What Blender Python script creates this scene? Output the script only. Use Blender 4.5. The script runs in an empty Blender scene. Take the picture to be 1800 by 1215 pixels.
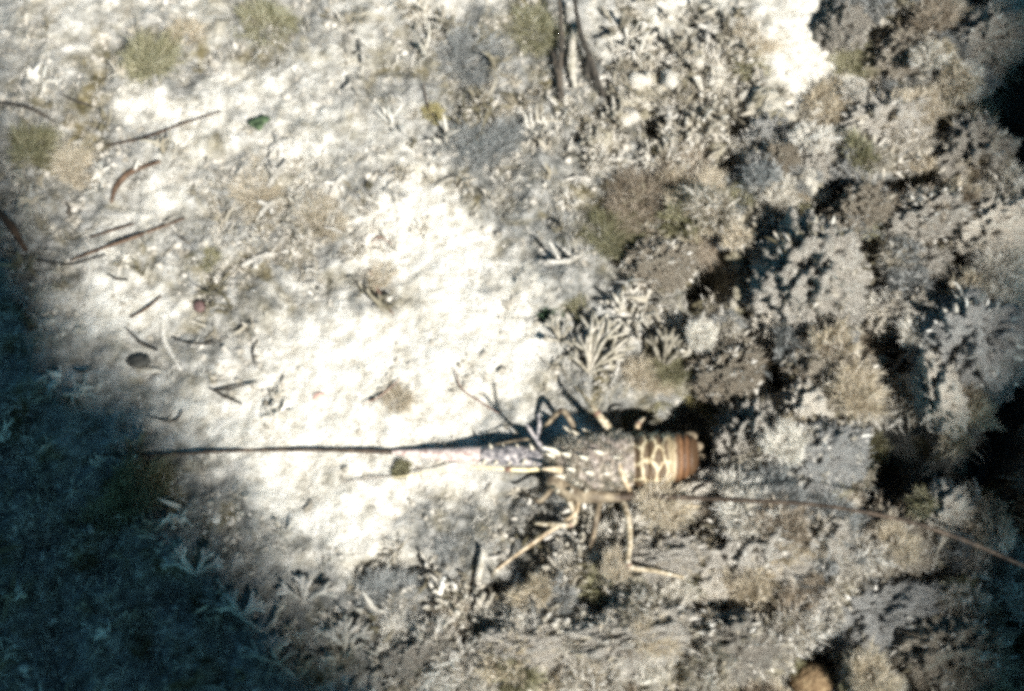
import bpy, math, random
import numpy as np
from mathutils import Vector, Matrix, Euler

random.seed(7)
rng = np.random.default_rng(11)
scene = bpy.context.scene
COL = scene.collection

# ------------------------------------------------------------------ camera
TILT = math.radians(22.0)          # off straight down
DIST = 1.25
HALF_W = 0.53                      # half the field width at DIST (m)
TANH = HALF_W / DIST
cam_d = bpy.data.cameras.new("camera")
cam = bpy.data.objects.new("camera", cam_d)
COL.objects.link(cam)
cam.location = (0.0, -DIST * math.sin(TILT), DIST * math.cos(TILT))
cam.rotation_euler = (TILT, 0, 0)
cam_d.sensor_width = 36.0
cam_d.lens = 18.0 / TANH
cam_d.clip_start = 0.01
cam_d.clip_end = 200.0
cam_d.dof.use_dof = True
cam_d.dof.focus_distance = 1.22
cam_d.dof.aperture_fstop = 2.3
scene.camera = cam

# ------------------------------------------------------------------ light
SUN_EL = math.radians(46.0)
SUN_AZ = math.atan2(-0.80, 0.60)    # direction towards the sun in the xy plane
SD = Vector((math.cos(SUN_EL) * math.cos(SUN_AZ), math.cos(SUN_EL) * math.sin(SUN_AZ), math.sin(SUN_EL)))
world = bpy.data.worlds.new("World")
scene.world = world
world.use_nodes = True
wn = world.node_tree.nodes
sky = wn.new("ShaderNodeTexSky")
sky.sky_type = 'NISHITA'
sky.sun_disc = False
sky.sun_elevation = SUN_EL
sky.sun_rotation = math.pi / 2 - SUN_AZ
tint = wn.new("ShaderNodeMix")       # daylight filtered by a few metres of water
tint.data_type = 'RGBA'
tint.blend_type = 'MULTIPLY'
tint.inputs[0].default_value = 1.0
tint.inputs[7].default_value = (.44, 1.08, 1.24, 1)
world.node_tree.links.new(sky.outputs[0], tint.inputs[6])
world.node_tree.links.new(tint.outputs[2], wn["Background"].inputs[0])
wn["Background"].inputs[1].default_value = 0.066
sun_d = bpy.data.lights.new("sun", 'SUN')
sun_d.energy = 5.0
sun_d.angle = math.radians(2.0)    # scattered by the water above
sun_d.color = (1.0, 0.98, 0.935)
sun = bpy.data.objects.new("sun", sun_d)
COL.objects.link(sun)
sun.rotation_euler = SD.to_track_quat('Z', 'Y').to_euler()
sun.location = SD * 6
scene.view_settings.view_transform = 'Standard'
scene.view_settings.look = 'None'
scene.view_settings.exposure = 1.28
scene.view_settings.gamma = 1.0
scene.cycles.use_denoising = False
scene.cycles.use_adaptive_sampling = False
scene.cycles.pixel_filter_type = 'BLACKMAN_HARRIS'
scene.cycles.filter_width = 4.4
scene.cycles.max_bounces = 5
scene.cycles.diffuse_bounces = 3

# ------------------------------------------------------------------ numeric helpers
CT, ST = math.cos(TILT), math.sin(TILT)
CX, CY, CZ = cam.location

def ray(px, py):
    u = (px - 900.0) / 900.0 * TANH
    v = -(py - 607.5) / 900.0 * TANH
    # camera axes: right (1,0,0), up (0,CT,ST), forward (0,ST,-CT)
    return np.array([u, v * CT + ST, v * ST - CT])

def at(px, py, z=0.0):
    d = ray(px, py)
    k = (z - CZ) / d[2]
    return np.array([CX + d[0] * k, CY + d[1] * k, z])

def w2p(x, y):
    dy = y - CY
    dz = -CZ
    fwd = dy * ST - dz * CT
    up = dy * CT + dz * ST
    return 900 + x / fwd / TANH * 900, 607.5 - up / fwd / TANH * 900

PXM = 2 * HALF_W / 1800.0          # metres per photo pixel at the centre

_perm = np.random.default_rng(3).permutation(256)
_perm = np.concatenate([_perm, _perm, _perm])
_g = np.random.default_rng(4).normal(size=(256, 3))
_g /= np.linalg.norm(_g, axis=1)[:, None]

def noise3(x, y, z):
    x, y, z = np.broadcast_arrays(np.asarray(x, float), np.asarray(y, float), np.asarray(z, float))
    xi, yi, zi = np.floor(x).astype(int), np.floor(y).astype(int), np.floor(z).astype(int)
    xf, yf, zf = x - xi, y - yi, z - zi
    xi &= 255; yi &= 255; zi &= 255
    u, v, w = [t * t * t * (t * (t * 6 - 15) + 10) for t in (xf, yf, zf)]
    def gr(i, j, k):
        h = _perm[_perm[_perm[(xi + i) & 255] + ((yi + j) & 255)] + ((zi + k) & 255)]
        g = _g[h]
        return g[..., 0] * (xf - i) + g[..., 1] * (yf - j) + g[..., 2] * (zf - k)
    def lp(a, b, t):
        return a + t * (b - a)
    x00 = lp(gr(0, 0, 0), gr(1, 0, 0), u); x10 = lp(gr(0, 1, 0), gr(1, 1, 0), u)
    x01 = lp(gr(0, 0, 1), gr(1, 0, 1), u); x11 = lp(gr(0, 1, 1), gr(1, 1, 1), u)
    return lp(lp(x00, x10, v), lp(x01, x11, v), w) * 1.6

def fbm(x, y, z, octv=4, gain=0.5):
    s, a = 0.0, 1.0
    for i in range(octv):
        s = s + a * noise3(x, y, z)
        x, y, z = x * 2.03 + 7.1, y * 2.03 + 3.7, z * 2.03 + 1.3
        a *= gain
    return s

def sstep(a, b, t):
    t = np.clip((t - a) / (b - a), 0, 1)
    return t * t * (3 - 2 * t)

# ------------------------------------------------------------------ what grows where, plus painted light and shade (patches of the seabed)
# (x, y, rx, ry, amount) in photo pixels of the flat bed: turf / silt patches, some painting shade; clean sand, whitened for pooled light
TURF_AND_SHADE = [(450, 360, 190, 120, .55), (810, 115, 120, 90, .9), (840, 265, 150, 70, .75), (930, 220, 70, 60, .8), (380, 510, 150, 90, .50),
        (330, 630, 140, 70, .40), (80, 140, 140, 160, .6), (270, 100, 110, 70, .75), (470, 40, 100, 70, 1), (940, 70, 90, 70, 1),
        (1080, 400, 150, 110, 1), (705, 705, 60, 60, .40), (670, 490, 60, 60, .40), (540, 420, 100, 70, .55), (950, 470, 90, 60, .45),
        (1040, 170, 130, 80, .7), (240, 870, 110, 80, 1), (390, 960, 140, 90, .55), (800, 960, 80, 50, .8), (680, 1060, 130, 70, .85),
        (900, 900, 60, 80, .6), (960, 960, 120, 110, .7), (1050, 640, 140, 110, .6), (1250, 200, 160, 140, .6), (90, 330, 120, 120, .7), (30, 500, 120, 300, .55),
        (700, 130, 120, 60, .4), (880, 370, 130, 80, .6), (620, 300, 80, 60, .4), (880, 700, 50, 90, .3), (1140, 690, 70, 45, .9), (560, 1120, 200, 100, .5), (100, 1060, 270, 170, 1.1), (40, 820, 110, 150, .6), (380, 1160, 190, 90, .5)]  # last three paint the shadowed near corner darker with turf colour
SAND_AND_GLOW = [(745, 430, 110, 70, 1), (640, 630, 200, 90, .8), (850, 590, 110, 90, 1), (1410, 100, 110, 75, .95), (250, 205, 80, 35, .8), (275, 370, 55, 35, .8),
        (240, 525, 70, 40, 1), (600, 880, 190, 100, .35), (500, 760, 200, 50, .5), (760, 740, 110, 50, .8), (1030, 745, 40, 30, 1), (700, 350, 90, 60, .4), (130, 70, 60, 60, .5), (540, 260, 80, 60, .5)]  # clean sand, its white also standing in for light focused by the water

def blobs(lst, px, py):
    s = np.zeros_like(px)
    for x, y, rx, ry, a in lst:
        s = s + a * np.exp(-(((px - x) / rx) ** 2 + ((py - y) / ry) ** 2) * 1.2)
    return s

def reef_mask(px, py):
    """1 on the reef side, 0 on the sand."""
    ed = np.interp(py, [-400, 0, 120, 220, 330, 450, 560, 680, 760, 860, 940, 1010, 1080, 1215, 1500], [1440, 1440, 1560, 1330, 1200, 1130, 1180, 1220, 1260, 1180, 1130, 1050, 780, 690, 600])
    return sstep(-70, 110, px - ed)

HOLES = [(1180, 752, 92, 60, .10), (1246, 780, 36, 62, .10), (1590, 800, 62, 70, .09), (1700, 830, 80, 60, .09), (1560, 885, 46, 30, .07), (1800, 215, 50, 85, .10), (1245, 490, 42, 62, .07), (1212, 932, 44, 34, .07), (1365, 1045, 55, 34, .06),
         (1040, 1082, 40, 20, .05), (1510, 500, 32, 80, .06), (1325, 560, 22, 42, .05), (1785, 590, 34, 70, .07), (1475, 345, 46, 26, .05), (1540, 640, 40, 60, .06), (1500, 760, 50, 26, .05), (1640, 530, 40, 26, .05),
         (930, 895, 50, 55, .03), (690, 1005, 60, 26, .03), (860, 1045, 34, 26, .035), (1130, 1020, 40, 16, .04), (1790, 900, 40, 60, .06), (1600, 1010, 60, 30, .06), (1480, 1120, 60, 36, .05), (1640, 1200, 70, 26, .06), (1330, 660, 24, 40, .05), (1590, 330, 50, 24, .05), (1480, 220, 30, 30, .04),
         (1775, 740, 46, 110, .10), (1775, 1010, 44, 50, .07), (1745, 1125, 50, 34, .06), (1590, 1130, 46, 26, .05), (1395, 880, 34, 24, .05), (1500, 920, 24, 40, .05), (1610, 960, 30, 40, .05), (1450, 1010, 50, 22, .05), (1370, 690, 20, 40, .05),
         (1440, 400, 40, 20, .05), (1670, 230, 26, 50, .05), (1690, 470, 50, 24, .06), (1310, 850, 34, 18, .04), (1560, 180, 40, 18, .05), (1640, 330, 40, 20, .05), (1280, 300, 34, 20, .035), (1150, 210, 30, 18, .03), (1220, 170, 20, 28, .03), (1300, 230, 22, 26, .035), (1250, 1075, 50, 18, .045), (960, 1155, 40, 16, .035), (820, 1120, 34, 20, .04), (1160, 1150, 44, 16, .04), (740, 1090, 40, 18, .035)]

def holes(px, py):
    d = np.zeros_like(px)
    for x, y, rx, ry, a in HOLES:
        q = ((px - x) / rx) ** 2 + ((py - y) / ry) ** 2
        d = np.maximum(d, a * np.exp(-np.minimum(q, 30) ** 2 * .8))
    return d

def in_hole(x, y):
    return float(holes(np.array([float(x)]), np.array([float(y)]))[0]) > .02

def busy(x, y):
    """Places that stay open: the sand hollow, the whips' foot, the den and the other gaps."""
    return (955 < x < 1075 and y < 190) or ((x - 1412) / 85) ** 2 + ((y - 100) / 75) ** 2 < 1 or math.hypot(x - 1425, y - 1205) < 62 or math.hypot(x - 352, y - 545) < 26 or in_hole(x, y)

def fields(x, y):
    px, py = w2p(x, y)
    wx = fbm(x * 9, y * 9, 0.3, 3) * 50
    wy = fbm(x * 9, y * 9, 5.3, 3) * 50
    px, py = px + wx, py + wy
    r = reef_mask(px, py)
    t = blobs(TURF_AND_SHADE, px, py) - .70 * blobs(SAND_AND_GLOW, px, py) + .8 * r + .30 * fbm(x * 14, y * 14, 9.1, 4) + .34 * fbm(x * 60, y * 60, 2.1, 3) + .27
    return r, np.clip(t, 0, 1.2)

def height(x, y):
    x = np.asarray(x, float); y = np.asarray(y, float)
    r, t = fields(x, y)
    far = np.clip(np.hypot(x, y) / 1.5, 1, 6)
    h = 0.012 * fbm(x * 3.1, y * 3.1, 1.7, 3) * far
    h = h + (0.004 + 0.006 * np.clip(t, 0, 1)) * fbm(x * 22, y * 22, 2.2, 4)
    h = h + (0.0009 + 0.0018 * np.clip(t, 0, 1)) * fbm(x * 95, y * 95, 4.4, 3)
    lump = fbm(x * 9, y * 9, 8.8, 4)
    h = h + r * (0.006 + 0.030 * lump - 0.030 * np.abs(noise3(x * 16, y * 16, 3.0)))
    px, py = w2p(x, y)
    wx = 14 * noise3(x * 40, y * 40, 1.1); wy = 14 * noise3(x * 40, y * 40, 6.1)
    h = h - holes(px + wx, py + wy)
    return h

def ground(px, py, it=5):
    z = 0.0
    for _ in range(it):
        p = at(px, py, z)
        z = float(height(p[0], p[1]))
    return at(px, py, z)

def gnd_xy(x, y):
    return np.array([x, y, float(height(x, y))])

# ------------------------------------------------------------------ mesh helpers
def np_mesh(name, V, F, mats, smooth=True, attrs=None):
    """F: list of integer arrays (n,3) or (n,4)."""
    me = bpy.data.meshes.new(name)
    V = np.asarray(V, np.float32)
    me.vertices.add(len(V))
    me.vertices.foreach_set("co", V.ravel())
    F = [np.asarray(f, np.int32) for f in F if len(f)]
    nl = sum(f.size for f in F)
    npoly = sum(len(f) for f in F)
    me.loops.add(nl)
    me.loops.foreach_set("vertex_index", np.concatenate([f.ravel() for f in F]))
    me.polygons.add(npoly)
    tot = np.concatenate([np.full(len(f), f.shape[1], np.int32) for f in F])
    st = np.concatenate([[0], np.cumsum(tot)[:-1]]).astype(np.int32)
    me.polygons.foreach_set("loop_start", st)
    me.polygons.foreach_set("use_smooth", np.full(npoly, smooth))
    me.update(calc_edges=True)
    me.validate()
    for k, a in (attrs or {}).items():
        at_ = me.attributes.new(k, 'FLOAT', 'POINT')
        at_.data.foreach_set("value", np.asarray(a, np.float32))
    for m in (mats if isinstance(mats, (list, tuple)) else [mats]):
        me.materials.append(m)
    return me

def link(name, me, parent=None, loc=None):
    o = bpy.data.objects.new(name, me)
    COL.objects.link(o)
    if parent is not None:
        o.parent = parent
    if loc is not None:
        o.location = loc
    return o

def tag(o, label=None, cat=None, group=None, kind=None):
    if label: o["label"] = label
    if cat: o["category"] = cat
    if group: o["group"] = group
    if kind: o["kind"] = kind
    return o

class MB:
    """Collects tubes, cones and lumps for ONE part's mesh."""
    def __init__(s):
        s.V, s.Q, s.T, s.n = [], [], [], 0
    def add(s, V, Q=None, T=None):
        V = np.asarray(V, float)
        s.V.append(V)
        if Q is not None and len(Q): s.Q.append(np.asarray(Q) + s.n)
        if T is not None and len(T): s.T.append(np.asarray(T) + s.n)
        s.n += len(V)
    def tube(s, pts, rad, k=7, sub=4, rough=0.0, seed=0.0):
        P, R = spline(pts, rad, sub)
        n = len(P)
        tg = np.gradient(P, axis=0)
        tg /= np.linalg.norm(tg, axis=1)[:, None] + 1e-12
        up = np.array([0, 0, 1.0]) if abs(tg[0][2]) < .9 else np.array([1.0, 0, 0])
        V = []
        for i in range(n):
            a = np.cross(tg[i], up); a /= np.linalg.norm(a) + 1e-12
            b = np.cross(a, tg[i]); up = b
            th = np.arange(k) / k * 2 * math.pi
            V.append(P[i] + R[i] * (np.cos(th)[:, None] * a + np.sin(th)[:, None] * b))
        V = np.concatenate(V)
        if rough:
            sc = 1.0 / max(np.mean(R), 1e-5) * .55
            c = np.repeat(P, k, axis=0)
            V = c + (V - c) * (1 + rough * fbm(V[:, 0] * sc + seed, V[:, 1] * sc, V[:, 2] * sc, 2))[:, None]
        i = np.arange(n - 1)[:, None] * k; j = np.arange(k)[None, :]; j2 = (j + 1) % k
        Q = np.stack([i + j, i + j2, i + k + j2, i + k + j], -1).reshape(-1, 4)
        e0, e1 = P[0] - tg[0] * R[0] * .7, P[-1] + tg[-1] * R[-1] * .7
        V = np.concatenate([V, [e0, e1]])
        jj = np.arange(k); j3 = (jj + 1) % k
        T = np.concatenate([np.stack([np.full(k, n * k), j3, jj], -1), np.stack([np.full(k, n * k + 1), (n - 1) * k + jj, (n - 1) * k + j3], -1)])
        s.add(V, Q, T)
    def mesh(s, name, mats, smooth=True):
        return np_mesh(name, np.concatenate(s.V), [np.concatenate(s.Q)] if s.Q and not s.T else ([np.concatenate(s.Q)] if s.Q else []) + [np.concatenate(s.T)], mats, smooth)

def spline(pts, rad, sub):
    P = np.asarray(pts, float)
    R = np.asarray(rad, float) if np.ndim(rad) else np.full(len(P), float(rad))
    if len(P) == 2:
        t = np.linspace(0, 1, sub + 1)
        return P[0] + (P[1] - P[0]) * t[:, None], R[0] + (R[1] - R[0]) * t
    ex = np.vstack([2 * P[0] - P[1], P, 2 * P[-1] - P[-2]])
    o, r = [], []
    for i in range(len(P) - 1):
        p0, p1, p2, p3 = ex[i:i + 4]
        for t in np.arange(sub) / sub:
            o.append(.5 * ((2 * p1) + (-p0 + p2) * t + (2 * p0 - 5 * p1 + 4 * p2 - p3) * t * t + (-p0 + 3 * p1 - 3 * p2 + p3) * t ** 3))
            r.append(R[i] + (R[i + 1] - R[i]) * t)
    o.append(P[-1]); r.append(R[-1])
    return np.array(o), np.array(r)

_ico = {}
def ico(sub):
    if sub not in _ico:
        import bmesh
        bm = bmesh.new()
        bmesh.ops.create_icosphere(bm, subdivisions=sub, radius=1.0)
        bm.verts.ensure_lookup_table()
        _ico[sub] = (np.array([v.co[:] for v in bm.verts]), np.array([[v.index for v in f.verts] for f in bm.faces]))
        bm.free()
    return _ico[sub]

def blades(base, dirn, length, width, segs=3, droop=0.4, curl=0.35, seed=1):
    """Vectorised narrow blades: base (n,3), unit dirn (n,3), length (n,), width (n,). Returns V, Q, per-vertex random, per-vertex along."""
    r = np.random.default_rng(seed)
    n = len(base)
    side = np.cross(dirn, r.normal(size=(n, 3)))
    side /= np.linalg.norm(side, axis=1)[:, None] + 1e-9
    bend = np.cross(side, dirn) * r.uniform(-1, 1, (n, 1)) * curl + np.array([0, 0, -1.0]) * droop * r.uniform(.2, 1, (n, 1))
    t = np.linspace(0, 1, segs + 1)
    w = (1 - t ** 2.2) * .9 + .1
    V = np.empty((n, segs + 1, 2, 3))
    for i, ti in enumerate(t):
        c = base + (dirn * ti + bend * ti * ti) * length[:, None]
        hw = side * (width * w[i] * .5)[:, None]
        V[:, i, 0] = c - hw
        V[:, i, 1] = c + hw
    b = np.arange(n)[:, None] * (segs + 1) * 2
    i = np.arange(segs)[None, :] * 2
    Q = np.stack([b + i, b + i + 1, b + i + 3, b + i + 2], -1).reshape(-1, 4)
    rnd = np.repeat(r.random(n), (segs + 1) * 2)
    return V.reshape(-1, 3), Q, rnd

# ------------------------------------------------------------------ materials
def nodes(name):
    m = bpy.data.materials.new(name)
    m.use_nodes = True
    nt = m.node_tree
    return m, nt, nt.nodes["Principled BSDF"]

LIFT = [1.0]                        # exponent on ramp colours; lower values lighten rock and weed
SAT = [.95]                         # saturation of ramp colours; lower values grey them
def ramp(nt, fac, stops):
    stops = [(p, tuple(.3 * c[0] + .6 * c[1] + .1 * c[2] + SAT[0] * (v - (.3 * c[0] + .6 * c[1] + .1 * c[2])) for v in c)) for p, c in stops]
    stops = [(p, tuple(max(v, 0.0) ** LIFT[0] for v in c)) for p, c in stops]
    r = nt.nodes.new("ShaderNodeValToRGB")
    el = r.color_ramp.elements
    while len(el) < len(stops): el.new(.5)
    for e, (p, c) in zip(el, stops):
        e.position = p
        e.color = (*c, 1)
    nt.links.new(fac, r.inputs[0])
    return r.outputs[0]

def tex_noise(nt, vec, scale, detail=4, rough=.6, dist=0.0):
    n = nt.nodes.new("ShaderNodeTexNoise")
    n.inputs["Scale"].default_value = scale
    n.inputs["Detail"].default_value = detail
    n.inputs["Roughness"].default_value = rough
    n.inputs["Distortion"].default_value = dist
    nt.links.new(vec, n.inputs["Vector"])
    return n.outputs["Fac"]

def math_n(nt, op, a, b):
    n = nt.nodes.new("ShaderNodeMath"); n.operation = op
    for k, v in enumerate((a, b)):
        if hasattr(v, "links"): nt.links.new(v, n.inputs[k])
        else: n.inputs[k].default_value = v
    return n.outputs[0]

def mixc(nt, fac, a, b, mode='MIX'):
    n = nt.nodes.new("ShaderNodeMix"); n.data_type = 'RGBA'; n.blend_type = mode
    for k, v in ((0, fac), (6, a), (7, b)):
        if hasattr(v, "links"): nt.links.new(v, n.inputs[k])
        elif k == 0: n.inputs[0].default_value = v
        else: n.inputs[k].default_value = (*v, 1)
    return n.outputs[2]

def bump(nt, bsdf, h, dist, strength=1.0):
    b = nt.nodes.new("ShaderNodeBump")
    b.inputs["Distance"].default_value = dist
    b.inputs["Strength"].default_value = strength
    nt.links.new(h, b.inputs["Height"])
    nt.links.new(b.outputs[0], bsdf.inputs["Normal"])

def attr(nt, name):
    a = nt.nodes.new("ShaderNodeAttribute"); a.attribute_name = name
    return a.outputs["Fac"]

def crust(name, stops, scale=60, rough=.9, bmp=.002, var=.35, fine=4.0):
    """Mottled natural surface: noise ramp in object space, shifted a little per object."""
    m, nt, b = nodes(name)
    tc = nt.nodes.new("ShaderNodeTexCoord")
    oi = nt.nodes.new("ShaderNodeObjectInfo")
    f = tex_noise(nt, tc.outputs["Object"], scale, 5, .65)
    sh = math_n(nt, 'MULTIPLY', math_n(nt, 'SUBTRACT', oi.outputs["Random"], .5), var)
    f2 = math_n(nt, 'ADD', f, sh)
    c = ramp(nt, f2, stops)
    nt.links.new(c, b.inputs["Base Color"])
    b.inputs["Roughness"].default_value = rough
    b.inputs["Specular IOR Level"].default_value = .15
    bump(nt, b, tex_noise(nt, tc.outputs["Object"], scale * fine, 3, .7), bmp)
    return m

def blade_mat(name, stops, var=.5):
    m, nt, b = nodes(name)
    oi = nt.nodes.new("ShaderNodeObjectInfo")
    f = math_n(nt, 'ADD', attr(nt, "rnd"), math_n(nt, 'MULTIPLY', math_n(nt, 'SUBTRACT', oi.outputs["Random"], .5), var))
    c = ramp(nt, f, stops)
    nt.links.new(c, b.inputs["Base Color"])
    b.inputs["Roughness"].default_value = .8
    b.inputs["Specular IOR Level"].default_value = .1
    tr = nt.nodes.new("ShaderNodeBsdfTranslucent")
    nt.links.new(c, tr.inputs[0])
    mx = nt.nodes.new("ShaderNodeMixShader"); mx.inputs[0].default_value = .3
    nt.links.new(b.outputs[0], mx.inputs[1]); nt.links.new(tr.outputs[0], mx.inputs[2])
    nt.links.new(mx.outputs[0], nt.nodes["Material Output"].inputs[0])
    return m

def seabed_mat():
    m, nt, b = nodes("seabed_sand")
    tc = nt.nodes.new("ShaderNodeTexCoord")
    P = tc.outputs["Object"]
    f1 = tex_noise(nt, P, 70, 6, .7)
    f2 = tex_noise(nt, P, 420, 3, .7)
    f3 = tex_noise(nt, P, 18, 4, .6, .6)
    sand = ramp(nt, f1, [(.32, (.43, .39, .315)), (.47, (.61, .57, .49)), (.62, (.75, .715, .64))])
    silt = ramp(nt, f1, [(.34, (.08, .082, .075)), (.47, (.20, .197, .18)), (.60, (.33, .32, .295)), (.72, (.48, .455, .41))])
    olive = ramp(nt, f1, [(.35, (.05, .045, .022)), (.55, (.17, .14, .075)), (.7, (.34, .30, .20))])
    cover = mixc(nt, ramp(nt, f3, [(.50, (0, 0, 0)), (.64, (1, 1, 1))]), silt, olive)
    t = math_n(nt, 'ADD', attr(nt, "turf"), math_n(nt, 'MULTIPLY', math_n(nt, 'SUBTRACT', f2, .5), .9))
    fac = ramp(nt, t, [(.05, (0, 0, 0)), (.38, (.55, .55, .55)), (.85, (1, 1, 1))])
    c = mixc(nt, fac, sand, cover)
    speck = ramp(nt, tex_noise(nt, P, 260, 2, .5), [(.30, (.35, .30, .24)), (.37, (1, 1, 1))])
    c = mixc(nt, .7, c, speck, 'MULTIPLY')
    nt.links.new(c, b.inputs["Base Color"])
    b.inputs["Roughness"].default_value = .95
    b.inputs["Specular IOR Level"].default_value = .1
    bump(nt, b, math_n(nt, 'ADD', f2, math_n(nt, 'MULTIPLY', f1, 1.5)), .004)
    return m

M = {}
M['seabed'] = seabed_mat()
LIFT[0] = .85
M['rock'] = crust("reef_rock", [(.28, (.05, .046, .038)), (.42, (.19, .165, .13)), (.52, (.38, .34, .28)), (.62, (.60, .55, .47)), (.8, (.72, .67, .58))], 26, bmp=.004, var=.16, fine=6)
M['rock_cream'] = crust("cream_rock", [(.30, (.30, .24, .17)), (.42, (.60, .52, .41)), (.56, (.76, .69, .57)), (.75, (.80, .75, .65))], 24, bmp=.004, var=.08, fine=6)
M['rock_blue'] = crust("silty_rock", [(.30, (.09, .095, .09)), (.43, (.20, .20, .19)), (.55, (.36, .35, .325)), (.68, (.58, .55, .49))], 28, bmp=.004, var=.1, fine=6)
M['rock_brown'] = crust("brown_rock", [(.30, (.06, .048, .032)), (.44, (.18, .145, .10)), (.55, (.36, .31, .235)), (.68, (.58, .52, .43))], 30, bmp=.004, var=.12, fine=6)
M['finger'] = crust("pale_coral", [(.28, (.07, .06, .04)), (.42, (.20, .175, .13)), (.55, (.36, .325, .26)), (.68, (.52, .48, .41)), (.8, (.60, .56, .49))], 90, bmp=.003, var=.3, fine=5)
M['fan'] = crust("fan_weed", [(.3, (.08, .068, .045)), (.45, (.21, .185, .135)), (.6, (.37, .33, .265))], 110, bmp=.002, var=.1)
M['worn'] = crust("worn_coral", [(.28, (.10, .09, .07)), (.45, (.22, .20, .165)), (.6, (.36, .33, .28)), (.75, (.52, .48, .42))], 90, bmp=.003, var=.3, fine=5)
M['ruffle'] = blade_mat("ruffled_weed", [(0, (.08, .068, .038)), (.22, (.24, .205, .145)), (.5, (.46, .415, .34)), (.8, (.60, .56, .49)), (1, (.66, .62, .55))], .5)
M['pale_weed'] = blade_mat("pale_weed", [(0, (.22, .195, .145)), (.3, (.48, .44, .36)), (.65, (.68, .635, .55)), (1, (.78, .74, .66))], .35)
M['white_coral'] = crust("bleached_coral", [(.30, (.45, .38, .27)), (.48, (.70, .64, .54)), (.65, (.80, .77, .70))], 80, bmp=.0012, var=.1)
M['turf'] = blade_mat("turf_blades", [(0, (.07, .065, .045)), (.35, (.17, .155, .115)), (.7, (.31, .28, .225)), (1, (.54, .50, .43))])
LIFT[0], SAT[0] = .92, .92
M['olive'] = blade_mat("olive_weed", [(0, (.045, .042, .018)), (.35, (.14, .13, .06)), (.65, (.29, .265, .15)), (1, (.52, .48, .33))], .25)
M['brown'] = blade_mat("brown_weed", [(0, (.05, .035, .02)), (.35, (.17, .13, .085)), (.65, (.34, .275, .20)), (1, (.62, .54, .43))], .25)
LIFT[0], SAT[0] = .85, .95
M['grey_weed'] = blade_mat("grey_weed", [(0, (.06, .065, .06)), (.4, (.16, .17, .165)), (.75, (.30, .30, .285)), (1, (.48, .46, .42))], .25)
M['tan_weed'] = blade_mat("tan_weed", [(0, (.18, .135, .075)), (.4, (.40, .33, .22)), (.75, (.58, .50, .38)), (1, (.70, .63, .52))], .25)
LIFT[0], SAT[0] = .92, .92
M['yellow_weed'] = blade_mat("yellow_weed", [(0, (.12, .10, .03)), (.5, (.30, .25, .09)), (1, (.50, .44, .24))], .2)
SAT[0] = .84
M['shade_canopy_dark'] = crust('shade_canopy_dark', [(.3, (.006, .005, .002)), (.6, (.02, .017, .006))], 30)  # near black, only for the added shading canopy overhead
M['green'] = blade_mat("green_weed", [(0, (.02, .045, .02)), (.5, (.05, .10, .045)), (1, (.11, .18, .09))], .2)
LIFT[0] = 1.0
M['twig_brown'] = crust("brown_twig", [(.3, (.022, .012, .007)), (.5, (.065, .036, .02)), (.7, (.14, .085, .05))], 120, bmp=.0008, var=.2)
M['twig_dark'] = crust("dark_twig", [(.3, (.012, .012, .010)), (.5, (.035, .030, .024)), (.7, (.09, .07, .05))], 120, bmp=.0008, var=.2)
M['twig_red'] = crust("reddish_twig", [(.3, (.07, .032, .02)), (.5, (.17, .09, .06)), (.7, (.28, .18, .13))], 120, bmp=.0008, var=.2)
M['dark_shell'] = crust("dark_shell", [(.3, (.015, .016, .015)), (.5, (.05, .048, .04)), (.7, (.12, .11, .09))], 90, rough=.6, bmp=.001, var=.1)
M['purple_shell'] = crust("purple_shell", [(.3, (.04, .022, .022)), (.5, (.10, .055, .05)), (.7, (.22, .15, .13))], 160, rough=.55, bmp=.001, var=.1)
M['pink_shell'] = crust("pink_shell", [(.3, (.38, .20, .15)), (.6, (.60, .40, .32))], 200, bmp=.0005, var=.1)
M['gravel'] = crust("coral_gravel", [(.32, (.10, .085, .06)), (.45, (.27, .24, .19)), (.58, (.44, .40, .34)), (.7, (.62, .58, .51))], 60, bmp=.001, var=.0)

# ------------------------------------------------------------------ the seabed: one sheet, fine inside the view and coarser away from it
def axis(lo, hi, step):
    core = np.arange(lo, hi, step)
    g, s, out = step, 0.0, []
    while s < 30:
        g *= 1.16
        s += g
        out.append(s)
    out = np.array(out)
    return np.concatenate([(lo - out)[::-1], core, hi + out - step])
ax, ay = axis(-.66, .66, .0024), axis(-.42, .58, .0024)
X, Y = np.meshgrid(ax, ay)
Z = height(X.ravel(), Y.ravel())
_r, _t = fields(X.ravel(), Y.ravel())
nx, ny = len(ax), len(ay)
ii, jj = np.meshgrid(np.arange(nx - 1), np.arange(ny - 1))
q0 = (jj * nx + ii).ravel()
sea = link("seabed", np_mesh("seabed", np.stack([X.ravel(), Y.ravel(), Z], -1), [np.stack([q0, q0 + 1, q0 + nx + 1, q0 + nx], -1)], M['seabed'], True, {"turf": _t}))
tag(sea, kind="structure")

# ------------------------------------------------------------------ reef rocks
def rock_mesh(name, m, seed, sub=5, rough=1.0, flat=.8):
    V, F = ico(sub)
    s = seed * 13.7
    bil = lambda f, o: .45 - np.abs(noise3(V[:, 0] * f + s + o, V[:, 1] * f, V[:, 2] * f)) * 1.6
    d = 1 + rough * (.26 * fbm(V[:, 0] * 1.3 + s, V[:, 1] * 1.3, V[:, 2] * 1.3, 2) + .30 * bil(2.3, 0) - .10 + .30 * bil(4.6, 4) + .17 * bil(9, 8) + .07 * noise3(V[:, 0] * 19 + s, V[:, 1] * 19, V[:, 2] * 19))
    W = V * d[:, None]
    W[:, 2] *= flat
    return np_mesh(name, W, [F], m), W, V

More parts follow.
